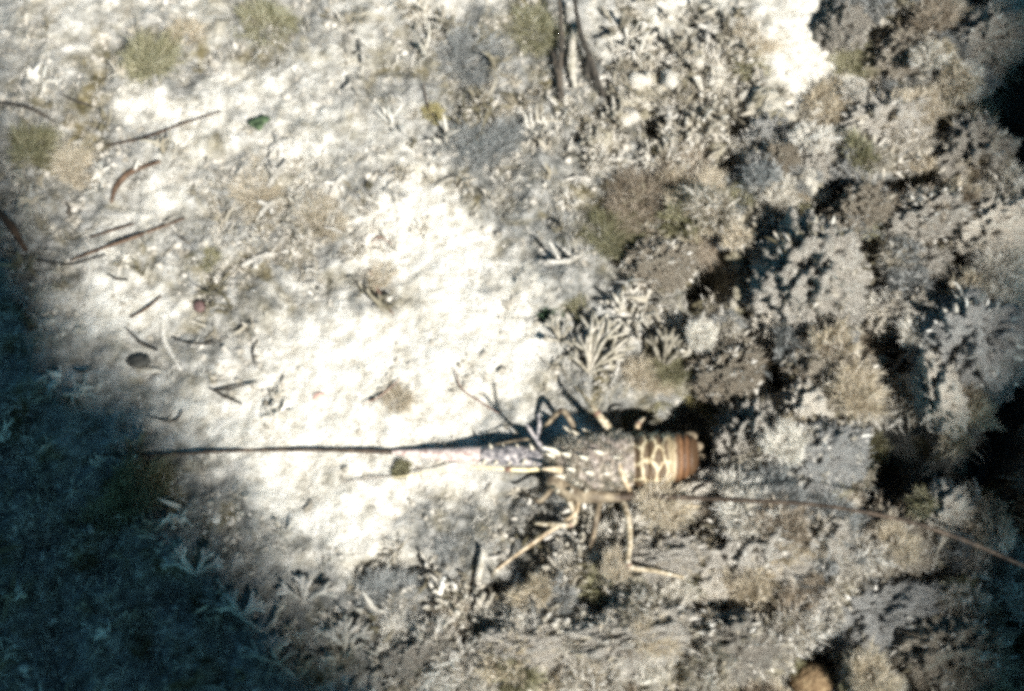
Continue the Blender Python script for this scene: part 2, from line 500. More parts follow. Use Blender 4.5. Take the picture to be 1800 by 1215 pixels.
def turf_on(name, W, n, length, m, seed, width=.012, up=.25):
    r = np.random.default_rng(seed)
    k = r.choice(np.nonzero(W[:, 2] > -.15)[0], n)
    b = W[k] + r.normal(size=(n, 3)) * .015
    nrm = W[k] / (np.linalg.norm(W[k], axis=1)[:, None])
    patch = sstep(-.05, .40, fbm(W[k][:, 0] * 2.4 + seed, W[k][:, 1] * 2.4, W[k][:, 2] * 2.4, 2))
    d = nrm + r.normal(size=(n, 3)) * .45 + np.array([0, 0, up])
    d /= np.linalg.norm(d, axis=1)[:, None]
    V, Q, rnd = blades(b, d, length * r.uniform(.3, 1.2, n) * (.12 + patch), width * r.uniform(.6, 1.5, n), 2, .3, .5, seed)
    return np_mesh(name, V, [Q], m, True, {"rnd": rnd})

RP = {}
def rock_proto(kind, v):
    if (kind, v) not in RP:
        seed = v * 7 + len(RP) + 1
        rm, tm, tl, tn = {'plain': (M['rock'], M['turf'], .15, 1100), 'cream': (M['rock_cream'], M['tan_weed'], .12, 180), 'blue': (M['rock_blue'], M['grey_weed'], .22, 2200),
                          'brown': (M['rock_brown'], M['brown'], .30, 2000), 'shaggy': (M['rock'], M['tan_weed'], .30, 1500)}[kind]
        me, W, V = rock_mesh("reef_rock", rm, seed)
        RP[(kind, v)] = (me, turf_on("turf", W, tn, tl, tm, seed), turf_on("ruffled_crust", W, {'plain': 900, 'cream': 400, 'blue': 700, 'brown': 800, 'shaggy': 900}[kind], .20, M['ruffle'], seed + 90, .045, .1))
    return RP[(kind, v)]

def rock(px, py, rx, ry, kind, label, hz=.8, group=None, v=None, rz=None, sink=.25):
    v = random.randrange(3) if v is None else v
    me, tf, rf = rock_proto(kind, v)
    p = ground(px, py)
    if kind == 'cream' and group is None: sink = .05
    o = link("reef_rock", me)
    sx, sy = rx * PXM, ry * PXM
    sz = .5 * (sx + sy) * hz * 1.2
    o.scale = (sx, sy, sz)
    o.location = (p[0], p[1], p[2] + sz * (.8 - sink * 2) * .6)
    o.rotation_euler = (random.uniform(-.3, .3), random.uniform(-.3, .3), random.uniform(0, .6) if rz is None else rz)
    tag(o, label, "rock", group)
    link("turf", tf, o)
    link("ruffled_crust", rf, o)
    return o

ROCKS = [
    (1420, 500, 92, 105, 'plain', 'pale lumpy grey rock with dark pits beside the brown weed bushes', 1.0),
    (1362, 572, 50, 52, 'cream', 'bright cream rock below the pitted grey rock', .9),
    (1405, 735, 52, 55, 'cream', 'rounded cream topped boulder beyond the lobster tail', 1.0),
    (1636, 705, 40, 62, 'cream', 'upright cream knob of rock beside the deep black gap', 1.3),
    (1705, 615, 95, 88, 'blue', 'broad blue grey mound covered in fine weed', .9),
    (1465, 665, 78, 58, 'brown', 'shaggy brown weedy rock between the cream boulders', .9),
    (1590, 560, 62, 42, 'shaggy', 'tan tufted rock above the broad blue grey mound', .9),
    (1610, 480, 66, 45, 'plain', 'low grey rock next to the tan tufted rock', .9),
    (1440, 815, 78, 60, 'blue', 'flat silty grey rock below the rounded cream boulder', .7),
    (1320, 965, 95, 78, 'plain', 'large encrusted grey rock under the backward lobster antenna', .9),
    (1445, 950, 58, 58, 'shaggy', 'tan edged rock beside the large encrusted rock', .9),
    (1555, 965, 74, 62, 'brown', 'dark brown weedy rock crossed by the end of the antenna', .8),
    (1650, 905, 46, 42, 'cream', 'jagged whitish rock in the dark gap near the antenna', 1.1),
    (1715, 1020, 80, 62, 'shaggy', 'ragged tan rock with sunlit weed under the antenna tip', .9),
    (1540, 1085, 95, 62, 'blue', 'dim grey rock beneath the dark brown weedy rock', .7),
    (1300, 1135, 88, 52, 'shaggy', 'broad rugged tan rock beside the dimpled coral', .8),
    (1680, 1150, 92, 60, 'brown', 'dim brown rock under the ragged tan rock', .8),
    (1350, 245, 48, 40, 'blue', 'dark rounded grey rock beside the bright sand hollow', .9),
    (1432, 290, 38, 40, 'plain', 'smooth rounded knob touching the dark grey rock', 1.0),
    (1560, 235, 95, 60, 'shaggy', 'shaggy tan ridge below the bright sand hollow', .9),
    (1705, 285, 78, 70, 'shaggy', 'large sunlit weedy rock beside the shaggy tan ridge', 1.0),
    (1590, 105, 80, 45, 'brown', 'brown weedy boulder edging the bright sand hollow', .9),
    (1480, 55, 48, 55, 'plain', 'grey boulder standing between two brown weedy boulders', .9),
    (1725, 85, 80, 58, 'plain', 'mottled rock in the far corner of the reef', .9),
    (1735, 420, 78, 52, 'cream', 'bright sunlit rock edge beside the low dark rocks', .9),
    (1640, 390, 84, 46, 'plain', 'grey rock under the large sunlit weedy rock', .9),
    (1520, 375, 62, 42, 'brown', 'small brown rock above the pale pitted rock', .9),
    (1110, 1125, 105, 50, 'shaggy', 'rugged tan rock in the sunlit rubble strip', .7),
    (925, 1140, 80, 45, 'shaggy', 'low tan rock between dark rubble hollows', .7),
    (750, 1145, 62, 42, 'plain', 'small grey rock at the start of the rubble strip', .7),
    (1030, 1068, 66, 40, 'plain', 'grey rock behind the white coral fingers', .7),
    (1165, 470, 62, 46, 'brown', 'brown rock buried under the weed bushes', .8),
    (1275, 660, 62, 48, 'brown', 'overhanging brown rock roofing the lobster den', 1.1),
    (1310, 770, 52, 60, 'plain', 'grey rock walling the den behind the tail', 1.6),
    (1230, 870, 60, 28, 'cream', 'small pale stone under the tail of the lobster', .6),
    (1150, 985, 80, 40, 'shaggy', 'tan rubble rock behind the lobster leg tip', .6),
]
for a in ROCKS:
    rock(*a[:6], hz=a[6])
for k in range(46):
    while True:
        x, y = random.uniform(1180, 1860), random.uniform(-40, 1240)
        if reef_mask(np.array([x]), np.array([y]))[0] > .9 and not busy(x, y): break
    s = random.uniform(16, 38)
    rock(x, y, s, s * random.uniform(.7, 1.1), random.choice(['plain', 'shaggy', 'cream', 'brown', 'blue']), 'small weedy stone lodged among the bigger reef rocks', random.uniform(.8, 1.2),
         'small stones lodged in the reef', sink=.1, rz=random.uniform(0, 6))

# ------------------------------------------------------------------ seaweed tufts
def tuft_mesh(name, m, n, seed, spread=1.0, wid=.02, side=3, droop=.35):
    """Unit tuft: height about 1, radius about 1: n curved stems, each with side sprays."""
    r = np.random.default_rng(seed)
    th = r.uniform(0, 2 * math.pi, n)
    rad = np.sqrt(r.random(n))
    base = np.stack([np.cos(th) * rad * .55, np.sin(th) * rad * .55, -.05 * np.ones(n)], -1)
    d = np.stack([np.cos(th) * rad * spread, np.sin(th) * rad * spread, r.uniform(.5, 1.0, n)], -1) + r.normal(size=(n, 3)) * .18
    d /= np.linalg.norm(d, axis=1)[:, None]
    ln = r.uniform(.45, 1.05, n) * (1 - .25 * rad)
    d += np.array([.42, .40, 0]) * r.uniform(.2, 1.0, (n, 1)); d /= np.linalg.norm(d, axis=1)[:, None]
    base[:, :2] += .35 * np.stack([noise3(base[:, 0] * 1.7 + seed, base[:, 1] * 1.7, .5), noise3(base[:, 0] * 1.7, base[:, 1] * 1.7 + seed, 4.5)], -1)
    clump = 1.6 * noise3(base[:, 0] * 3 + seed, base[:, 1] * 3, 0)
    ln *= np.clip(1 + .5 * clump, .25, 1.5)
    V, Q, rnd = blades(base, d, ln, np.full(n, wid), 3, droop, .4, seed)
    Vs, Qs, Rs, off = [V], [Q], [rnd], len(V)
    for k in range(side):
        t = r.uniform(.25, .85, n)
        b2 = base + (d * t[:, None]) * ln[:, None] + np.array([0, 0, -1]) * (droop * .5 * t * t * ln)[:, None]
        d2 = d + r.normal(size=(n, 3)) * .6
        d2 /= np.linalg.norm(d2, axis=1)[:, None]
        V2, Q2, r2 = blades(b2, d2, ln * r.uniform(.2, .5, n), np.full(n, wid * .8), 2, droop, .5, seed + k + 50)
        Vs.append(V2); Qs.append(Q2 + off); Rs.append(np.repeat(rnd.reshape(n, -1)[:, 0], 6) * .7 + r2 * .3); off += len(V2)
    return np_mesh(name, np.concatenate(Vs), [np.concatenate(Qs)], m, True, {"rnd": np.concatenate(Rs)})

TP = {}
def tuft(px, py, r_px, mat_key, label, h=.8, group=None, n=420, flat=1.0, wid=.022, cat="seaweed", lift=0.0):
    key = (mat_key, n, wid, random.randrange(3))
    if key not in TP:
        TP[key] = tuft_mesh("seaweed_tuft", M[mat_key], n, 100 + len(TP), wid=wid)
    p = ground(px, py)
    o = link("seaweed_tuft", TP[key])
    s = r_px * PXM
    o.scale = (s, s * flat, s * h)
    o.location = (p[0], p[1], p[2] + lift)
    o.rotation_euler = (random.uniform(-.15, .15), random.uniform(-.15, .15), random.uniform(-.7, .7))
    tag(o, label, cat, group)
    return o

TUFTS = [
    (470, 45, 72, 'olive', 'broad olive weed bush alone on the far sand'),
    (265, 110, 66, 'olive', 'sparse olive weed over pale sand near the bright sand ripple'),
    (330, 60, 40, 'tan_weed', 'thin tan weed between the two olive bushes'),
    (940, 55, 66, 'olive', 'olive grey weed bush next to the dark forked stems'),
    (815, 105, 88, 'grey_weed', 'wide blue grey weed mat beside the olive grey bush'),
    (845, 265, 80, 'grey_weed', 'thin blue grey weed mat on the middle sand'),
    (935, 220, 46, 'grey_weed', 'dark grey weed clump between the two blue grey mats'),
    (1165, 330, 84, 'brown', 'largest brown weed bush of the middle cluster'),
    (1075, 415, 72, 'olive', 'dark olive bush shading the sand under the brown bushes'),
    (1120, 375, 66, 'brown', 'brown bush between the largest brown bush and the olive bush'),
    (1250, 345, 62, 'tan_weed', 'tan weed bush beside the largest brown bush'),
    (1140, 450, 64, 'brown', 'brown bush hanging over the dark hollow'),
    (1215, 430, 58, 'brown', 'brown bush facing the pale pitted rock'),
    (1230, 690, 46, 'yellow_weed', 'yellow green weed on the roof of the lobster den'),
    (1262, 725, 34, 'yellow_weed', 'small yellow green sprig dangling into the lobster den'),
    (1185, 640, 48, 'olive', 'olive weed between the pale fan weed and the den'),
    (1130, 668, 44, 'tan_weed', 'tan weed on the sand between the fan weed and the den'),
    (1165, 690, 36, 'olive', 'olive weed at the rim of the lobster den'),
    (240, 865, 64, 'olive', 'dark olive weed at the tip of the long antenna'),
    (185, 905, 48, 'olive', 'dim olive weed in the shade under the antenna tip'),
    (1320, 75, 46, 'tan_weed', 'tan weed plume leaning over the bright sand hollow'),
    (1315, 120, 40, 'olive', 'olive plume under the tan plume by the sand hollow'),
    (362, 458, 28, 'olive', 'small dark olive weed clump on grey silt'),
    (760, 200, 30, 'yellow_weed', 'sparse yellowish weed below the wide blue grey mat'),
    (700, 705, 34, 'tan_weed', 'faint tan weed patch on the bright sand'),
    (668, 488, 32, 'tan_weed', 'faint tan weed beside a reddish twig on sand'),
    (1480, 620, 64, 'brown', 'brown weed plume draped behind the cream rock'),
    (1500, 690, 66, 'brown', 'combed brown weed over the shaggy brown rock'),
    (965, 560, 24, 'green', 'small green weed sprig at the edge of bright sand'),
    (1010, 545, 30, 'olive', 'small olive weed behind the pale fan weed'),
    (1700, 345, 58, 'tan_weed', 'tan weed fringe on the large sunlit rock'),
    (1500, 110, 50, 'olive', 'olive weed between the boulders by the sand hollow'),
    (1640, 60, 60, 'brown', 'brown weed on top of the far boulders'),
    (1590, 160, 50, 'grey_weed', 'grey weed hanging off the brown weedy boulder'),
    (1740, 560, 70, 'grey_weed', 'grey weed crest on the broad blue mound'),
    (1760, 670, 66, 'grey_weed', 'grey weed skirt at the foot of the blue mound'),
    (1330, 930, 54, 'brown', 'brown weed tuft on the large encrusted rock'),
    (1560, 1040, 70, 'grey_weed', 'combed grey weed on the dim grey rock'),
    (1690, 1090, 66, 'olive', 'olive weed between the ragged tan rock and the dim brown rock'),
    (1440, 1040, 60, 'grey_weed', 'grey weed below the tan edged rock'),
    (680, 1050, 60, 'grey_weed', 'grey weed on the sand before the rubble strip'),
    (795, 965, 40, 'grey_weed', 'small grey weed between sand and lobster legs'),
    (900, 885, 40, 'grey_weed', 'shaded grey weed under the head of the lobster'),
    (560, 390, 46, 'tan_weed', 'curly tan weed on the silty sand'),
    (450, 340, 50, 'tan_weed', 'loose tan weed beside the curly tan weed'),
    (60, 270, 60, 'olive', 'olive weed around the dark shaded twigs'),
    (130, 300, 50, 'tan_weed', 'tan weed strands beside the thick curved twig'),
]
for a in TUFTS:
    hz = random.uniform(.55, .85)
    tuft(*a[:5], h=hz, n=1100 if a[2] > 40 else 420, wid=.016 if a[2] > 40 else .03, flat=random.uniform(.7, 1.1))
for k in range(110):
    while True:
        x, y = random.uniform(1000, 1850), random.uniform(-40, 1240)
        if reef_mask(np.array([x]), np.array([y]))[0] > random.uniform(.3, 1): break
    if busy(x, y) or 940 < x < 1240 and 690 < y < 900: continue
    tuft(x, y, random.uniform(26, 52), random.choice(['pale_weed', 'pale_weed', 'pale_weed', 'tan_weed', 'tan_weed', 'grey_weed', 'olive', 'brown']), 'fluffy silt coated weed tuft growing between the reef rocks', random.uniform(.8, 1.2),
         'fluffy weed tufts between the reef rocks', n=800, wid=.03, lift=random.uniform(0, .04))

for x, y in ((715, 1112), (775, 1135), (850, 1098), (925, 1105), (1000, 1128), (1070, 1125), (1150, 1085), (1205, 1120), (1265, 1095), (1335, 1165), (1240, 1185), (960, 1185), (860, 1180), (1105, 1185), (1060, 950), (1000, 1010), (1190, 985), (1290, 900), (1400, 880), (740, 1180), (1130, 930), (1240, 1030), (1180, 1050)):
    tuft(x + random.uniform(-12, 12), y + random.uniform(-8, 8), random.uniform(26, 44), 'pale_weed', 'pale fluffy weed tuft in the sunlit strip below the lobster', random.uniform(.8, 1.2), 'pale fluffy tufts below the lobster', n=800, wid=.03, lift=random.uniform(0, .012))
BW = {k: [tuft_mesh("bushy_weed", M[k], 260, 800 + i * 10 + len(k), wid=.045, side=4, droop=.45) for i in range(2)] for k in ('ruffle', 'tan_weed', 'olive', 'grey_weed', 'brown')}
k = 0
while k < 290:
    x, y = random.uniform(690, 1850), random.uniform(-40, 1240)
    if reef_mask(np.array([x]), np.array([y]))[0] < random.uniform(.2, 1) or busy(x, y) or (950 < x < 1250 and 690 < y < 890): continue
    k += 1
    p = ground(x, y)
    o = link("bushy_weed", random.choice(BW[random.choice(['ruffle', 'ruffle', 'ruffle', 'tan_weed', 'tan_weed', 'olive', 'grey_weed', 'brown'])]))
    sc = random.uniform(.014, .030)
    o.scale = (sc, sc * random.uniform(.7, 1), sc * random.uniform(.9, 1.4))
    o.location = (p[0], p[1], p[2] + random.uniform(0, .03))
    o.rotation_euler = (random.uniform(-.5, .5), random.uniform(-.5, .5), random.uniform(0, 6.28))
    tag(o, 'small bushy weed with broad curled blades clinging to the reef', 'seaweed', 'small bushy weeds clinging to the reef')

# ------------------------------------------------------------------ finger coral and coral rubble
def finger_mesh(name, m, seed, lying=True):
    r = np.random.default_rng(seed)
    b = MB()
    if lying:
        L = r.uniform(.032, .05)
        a = np.array([0, 0, .004]); e = np.array([L, r.uniform(-.01, .01), .006])
        mid = (a + e) / 2 + np.array([0, r.uniform(-.006, .006), r.uniform(.001, .006)])
        rad = r.uniform(.0028, .0042)
        b.tube([a, mid, e], [rad, rad * 1.1, rad * .7], 8, 9, .6, seed)
        for k in range(r.integers(1, 4)):
            t = r.uniform(.2, .85)
            s = a + (e - a) * t + np.array([0, 0, .001])
            ang = r.choice([-1, 1]) * r.uniform(.6, 1.2)
            d = np.array([math.cos(ang), math.sin(ang), r.uniform(.1, .7)]) * r.uniform(.009, .022)
            b.tube([s, s + d * .5 + np.array([0, 0, .001]), s + d], [rad * .95, rad * .85, rad * .55], 8, 7, .6, seed + k)
    else:
        for k in range(r.integers(7, 13)):
            th = r.uniform(0, 6.28); sp = r.uniform(.1, 1.0)
            d = np.array([math.cos(th) * sp, math.sin(th) * sp, r.uniform(.5, 1.)]) * r.uniform(.014, .028)
            s = np.array([math.cos(th), math.sin(th), 0]) * r.uniform(0, .008) + np.array([0, 0, -.003])
            rad = r.uniform(.0022, .0036)
            b.tube([s, s + d * .55, s + d + r.normal(size=3) * .003], [rad * .8, rad, rad * .75], 7, 6, .6, seed + k)
            if r.random() < .7:
                d2 = d * .5 + r.normal(size=3) * .006
                b.tube([s + d * .5, s + d * .5 + d2 * .6, s + d * .5 + d2], [rad * .8, rad * .8, rad * .6], 7, 5, .6, seed + k + .5)
    return b.mesh(name, m)

FL = [finger_mesh("rubble_branch", M['worn'], 300 + i, True) for i in range(9)]
FU = [finger_mesh("finger_coral", M['finger'], 400 + i, False) for i in range(8)]

def put(name, me, px, py, s, label, cat, group, z=0.0, tilt=.35, rz=None):
    p = ground(px, py)
    o = link(name, me)
    o.location = (p[0], p[1], p[2] + z)
    o.scale = (s, s, s)
    o.rotation_euler = (random.uniform(-tilt, tilt), random.uniform(-tilt, tilt), random.uniform(0, 6.28) if rz is None else rz)
    return tag(o, label, cat, group)

FINGER_ZONES = [(1150, 150, 140, 120, 2.2), (1260, 180, 110, 130, 2.2), (1050, 230, 90, 80, 1.2), (1230, 290, 80, 60, 1.0), (1380, 190, 120, 80, 1), (1550, 300, 150, 120, .8), (950, 1125, 250, 85, 4.0), (800, 1100, 120, 70, 2.0), (1060, 960, 110, 60, 1.2),
                (1180, 1080, 160, 90, 1.2), (1100, 950, 100, 80, 1.0), (1200, 560, 120, 80, .8), (1300, 400, 120, 60, 1.1), (1640, 1000, 150, 150, .6), (1400, 1180, 200, 50, .8), (1300, 800, 90, 90, .7), (760, 60, 80, 50, .5), (860, 190, 110, 60, .6)]
LYING_ZONES = [(540, 380, 150, 110, 1.2), (1180, 170, 190, 150, 1.2), (900, 1100, 260, 90, 1.4), (1080, 640, 90, 70, .8), (1450, 700, 330, 450, 1.2), (620, 120, 160, 90, .35), (150, 250, 150, 150, .35), (1000, 950, 120, 90, 1.0)]

def sample_zone(zones):
    w = np.array([z[4] * z[2] * z[3] for z in zones]); w /= w.sum()
    while True:
        z = zones[rng.choice(len(zones), p=w)]
        x, y = rng.normal(z[0], z[2] * .55), rng.normal(z[1], z[3] * .55)
        if 965 < x < 1245 and 740 < y < 880: continue
        if -30 < x < 1840 and -30 < y < 1250: return x, y

RUF = [tuft_mesh("ruffled_weed", M['ruffle'], 60, 700 + i, wid=.13, side=3, droop=.3) for i in range(6)]
k = 0
while k < 200:
    x, y = sample_zone(FINGER_ZONES)
    if busy(x, y): continue
    k += 1
    put("finger_coral", random.choice(FU), x, y, random.uniform(.45, .95), 'stubby clump of pale finger coral rooted among rubble and weed', 'coral', 'stubby pale finger corals')
k = 0
while k < 290:
    x, y = sample_zone(FINGER_ZONES)
    if busy(x, y): continue
    k += 1
    put("ruffled_weed", random.choice(RUF), x, y, random.uniform(.009, .021), 'small ruffled tan weed with broad lobes among rubble', 'seaweed', 'small ruffled tan weeds', z=.001)
for k in range(60):
    x, y = rng.normal(530, 95), rng.normal(385, 75)
    put("curly_weed", random.choice(RUF), x, y, random.uniform(.007, .015), 'thin curly weed scrap flattened on the silty sand', 'seaweed', 'curly weed scraps on the sand', z=-.001)
k = 0
while k < 260:
    x, y = sample_zone(LYING_ZONES)
    if busy(x, y): continue
    k += 1
    put("rubble_branch", random.choice(FL), x, y, random.uniform(.35, .9), 'small broken coral branch lying loose on the seabed', 'coral rubble', 'broken coral branches on the seabed', tilt=.2, z=-.002)

# ------------------------------------------------------------------ ground cover: turf blades, gravel
def scatter(n, zfun, lo=(-.62, -.40), hi=(.62, .56)):
    out = []
    got = 0
    while got < n:
        x = rng.uniform(lo[0], hi[0], n); y = rng.uniform(lo[1], hi[1], n)
        k = rng.random(n) < zfun(x, y)
        out.append(np.stack([x[k], y[k]], -1)); got += k.sum()
    return np.concatenate(out)[:n]

def dens_turf(x, y):
    r, t = fields(x, y)
    return np.clip(t - .15, 0, 1) ** 1.3 * sstep(-.5, .4, fbm(x * 40, y * 40, 2, 2))
p2 = scatter(52000, dens_turf)
r_, t_ = fields(p2[:, 0], p2[:, 1])
b3 = np.column_stack([p2, height(p2[:, 0], p2[:, 1]) - .001])
ang = fbm(p2[:, 0] * 12, p2[:, 1] * 12, 3, 2) * 3
d = np.stack([np.cos(ang) * .6, np.sin(ang) * .6, np.full(len(ang), .8)], -1) + rng.normal(size=(len(ang), 3)) * .45
d[:, 2] = np.abs(d[:, 2]) + .1
d /= np.linalg.norm(d, axis=1)[:, None]
ln = rng.uniform(.004, .013, len(ang)) * (.5 + np.clip(t_, 0, 1)) * (1 + .5 * r_)
V, Q, rnd = blades(b3, d, ln, rng.uniform(.0006, .0014, len(ang)), 2, .4, .5, 77)
tag(link("algal_turf", np_mesh("algal_turf", V, [Q], M['turf'], True, {"rnd": rnd})), 'short grey brown turf and silt growing over the seabed', 'turf', kind='stuff')

def dens_growth(x, y):
    r, t = fields(x, y)
    px, py = w2p(x, y)
    cl = ((px > 950) & (px < 1245) & (py > 755) & (py < 880)) | (((px - 1412) / 95) ** 2 + ((py - 100) / 80) ** 2 < 1)
    cl |= np.hypot(px - 1425, py - 1205) < 62
    cl |= (px > 955) & (px < 1075) & (py < 185)
    fz = blobs([(z[0], z[1], z[2], z[3], z[4] * .5) for z in FINGER_ZONES], px, py)
    return np.clip(r * .9 + .35 * np.clip(fz, 0, 1) + .06 * np.clip(t, 0, 1), 0, 1) * sstep(-.35, .35, fbm(x * 26, y * 26, 3.3, 2)) * ~cl * (holes(px, py) < .03)
nc, nb_ = 3600, 16
pc = scatter(nc, dens_growth)
cz = height(pc[:, 0], pc[:, 1])
csz = .007 + .017 * rng.random(nc) ** 1.6
crn = rng.random(nc)
base = np.repeat(np.column_stack([pc, cz + rng.uniform(-.001, .004, nc)]), nb_, axis=0) + rng.normal(size=(nc * nb_, 3)) * np.repeat(csz, nb_)[:, None] * .22
lean = np.stack([fbm(pc[:, 0] * 15, pc[:, 1] * 15, 1, 2), fbm(pc[:, 0] * 15, pc[:, 1] * 15, 8, 2), np.full(nc, .75)], -1)
d = np.repeat(lean, nb_, axis=0) + rng.normal(size=(nc * nb_, 3)) * .55
d[:, 2] = np.abs(d[:, 2]) + .05
d /= np.linalg.norm(d, axis=1)[:, None]
V, Q, rnd = blades(base, d, np.repeat(csz, nb_) * rng.uniform(.5, 1.3, nc * nb_), np.repeat(csz, nb_) * rng.uniform(.12, .30, nc * nb_), 3, .5, .6, 99)
rnd = .8 * np.repeat(crn, nb_ * 8) + .2 * rnd
tag(link("reef_growth", np_mesh("reef_growth", V, [Q], M['ruffle'], True, {"rnd": rnd})), 'pale silt coated algae carpet growing over the reef', 'algae', kind='stuff')

nl = 5600
pn = scatter(nl, lambda x, y: sstep(.22, .6, dens_growth(x, y)) * sstep(-.1, .5, fbm(x * 21, y * 21, 7.7, 2)))
V0, F0 = ico(2)
rn = .0030 + .0095 * rng.random(nl) ** 1.8
Vn, rn2 = [], rng.random(nl)
zn = height(pn[:, 0], pn[:, 1]) + rn * .35 + .014 * np.clip(fbm(pn[:, 0] * 30, pn[:, 1] * 30, 2.5, 2), 0, 1)
for k in range(nl):
    q = V0 * 1.3 + k * 3.17
    dd = 1 + .55 * noise3(q[:, 0], q[:, 1], q[:, 2]) + .40 * noise3(q[:, 0] * 2.6, q[:, 1] * 2.6, q[:, 2] * 2.6)
    Vn.append(V0 * dd[:, None] * rn[k] * np.array([1, .9, .85]) + np.array([pn[k, 0], pn[k, 1], zn[k]]))
Fn = (F0[None] + (np.arange(nl) * len(V0))[:, None, None]).reshape(-1, 3)
mN, nt, bN = nodes("nodular_algae")
tcN = nt.nodes.new("ShaderNodeTexCoord")
fN = tex_noise(nt, tcN.outputs["Object"], 230, 4, .7)
cN = ramp(nt, math_n(nt, 'ADD', math_n(nt, 'MULTIPLY', fN, .7), math_n(nt, 'MULTIPLY', attr(nt, "rnd"), .4)), [(.30, (.11, .095, .055)), (.43, (.32, .28, .19)), (.58, (.46, .415, .33)), (.74, (.58, .535, .45))])
nt.links.new(cN, bN.inputs["Base Color"])
bN.inputs["Roughness"].default_value = .9; bN.inputs["Specular IOR Level"].default_value = .1
bump(nt, bN, tex_noise(nt, tcN.outputs["Object"], 900, 3, .7), .003)
tag(link("nodular_algae", np_mesh("nodular_algae", np.concatenate(Vn), [Fn], mN, True, {"rnd": np.repeat(rn2, len(V0))})), 'lumpy pale algae nodules coated in silt carpeting the reef', 'algae', kind='stuff')

def dens_grav(x, y):
    r, t = fields(x, y)
    return np.clip(.25 + .6 * np.clip(t, 0, 1), 0, 1) * sstep(-.2, .7, fbm(x * 17, y * 17, 6, 3))
p2 = scatter(9000, dens_grav)
V0, F0 = ico(1)
n = len(p2)
sz = rng.gamma(1.6, .00075, n) + .0005
jit = 1 + rng.normal(size=(n, len(V0), 1)) * .22
st = np.stack([np.ones(n), rng.uniform(.5, 1.2, n), rng.uniform(.4, .9, n)], -1)
W = V0[None] * jit * st[:, None] * sz[:, None, None]
ca, sa = np.cos(p2[:, 0] * 9e3), np.sin(p2[:, 0] * 9e3)
Wx = W[..., 0] * ca[:, None] - W[..., 1] * sa[:, None]; Wy = W[..., 0] * sa[:, None] + W[..., 1] * ca[:, None]
W = np.stack([Wx + p2[:, :1], Wy + p2[:, 1:], W[..., 2] + (height(p2[:, 0], p2[:, 1]) + sz * .3)[:, None]], -1)
F = (F0[None] + (np.arange(n) * len(V0))[:, None, None]).reshape(-1, 3)
tag(link("coral_gravel", np_mesh("coral_gravel", W.reshape(-1, 3), [F], M['gravel'], False)), 'loose pale coral grit strewn over the seabed', 'gravel', kind='stuff')

# ------------------------------------------------------------------ loose twigs, blades and shells on the sand
def lay(path, w, lift=.002, z_tip=0.0):
    """Pixel polyline laid on the bed."""
    P = []
    for i, (x, y) in enumerate(path):
        g = ground(x, y)
        P.append([g[0], g[1], g[2] + lift + z_tip * i / max(1, len(path) - 1)])
    c = np.mean(P, axis=0)
    return np.array(P) - c, c

def twig(name, path, w, m, label, cat, lift=.0035, taper=.5, group=None, extra=None, rough=.3):
    P, c = lay(path, w, lift + w * PXM * .5)
    b = MB()
    n = len(P)
    w *= .8
    rad = [w * PXM * .5 * (1 - (1 - taper) * abs(2 * i / (n - 1) - 1) ** 2) for i in range(n)]
    b.tube(P, rad, 8, 6, rough, path[0][0])
    for e in extra or []:
        P2, c2 = lay(e, w, lift + w * PXM * .5)
        b.tube(P2 + c2 - c, [w * PXM * .42, w * PXM * .2] if len(e) == 2 else [w * PXM * .42] * (len(e) - 1) + [w * PXM * .2], 7, 5, rough, e[0][0])
    o = link(name, b.mesh(name, m), loc=c)
    return tag(o, label, cat, group)

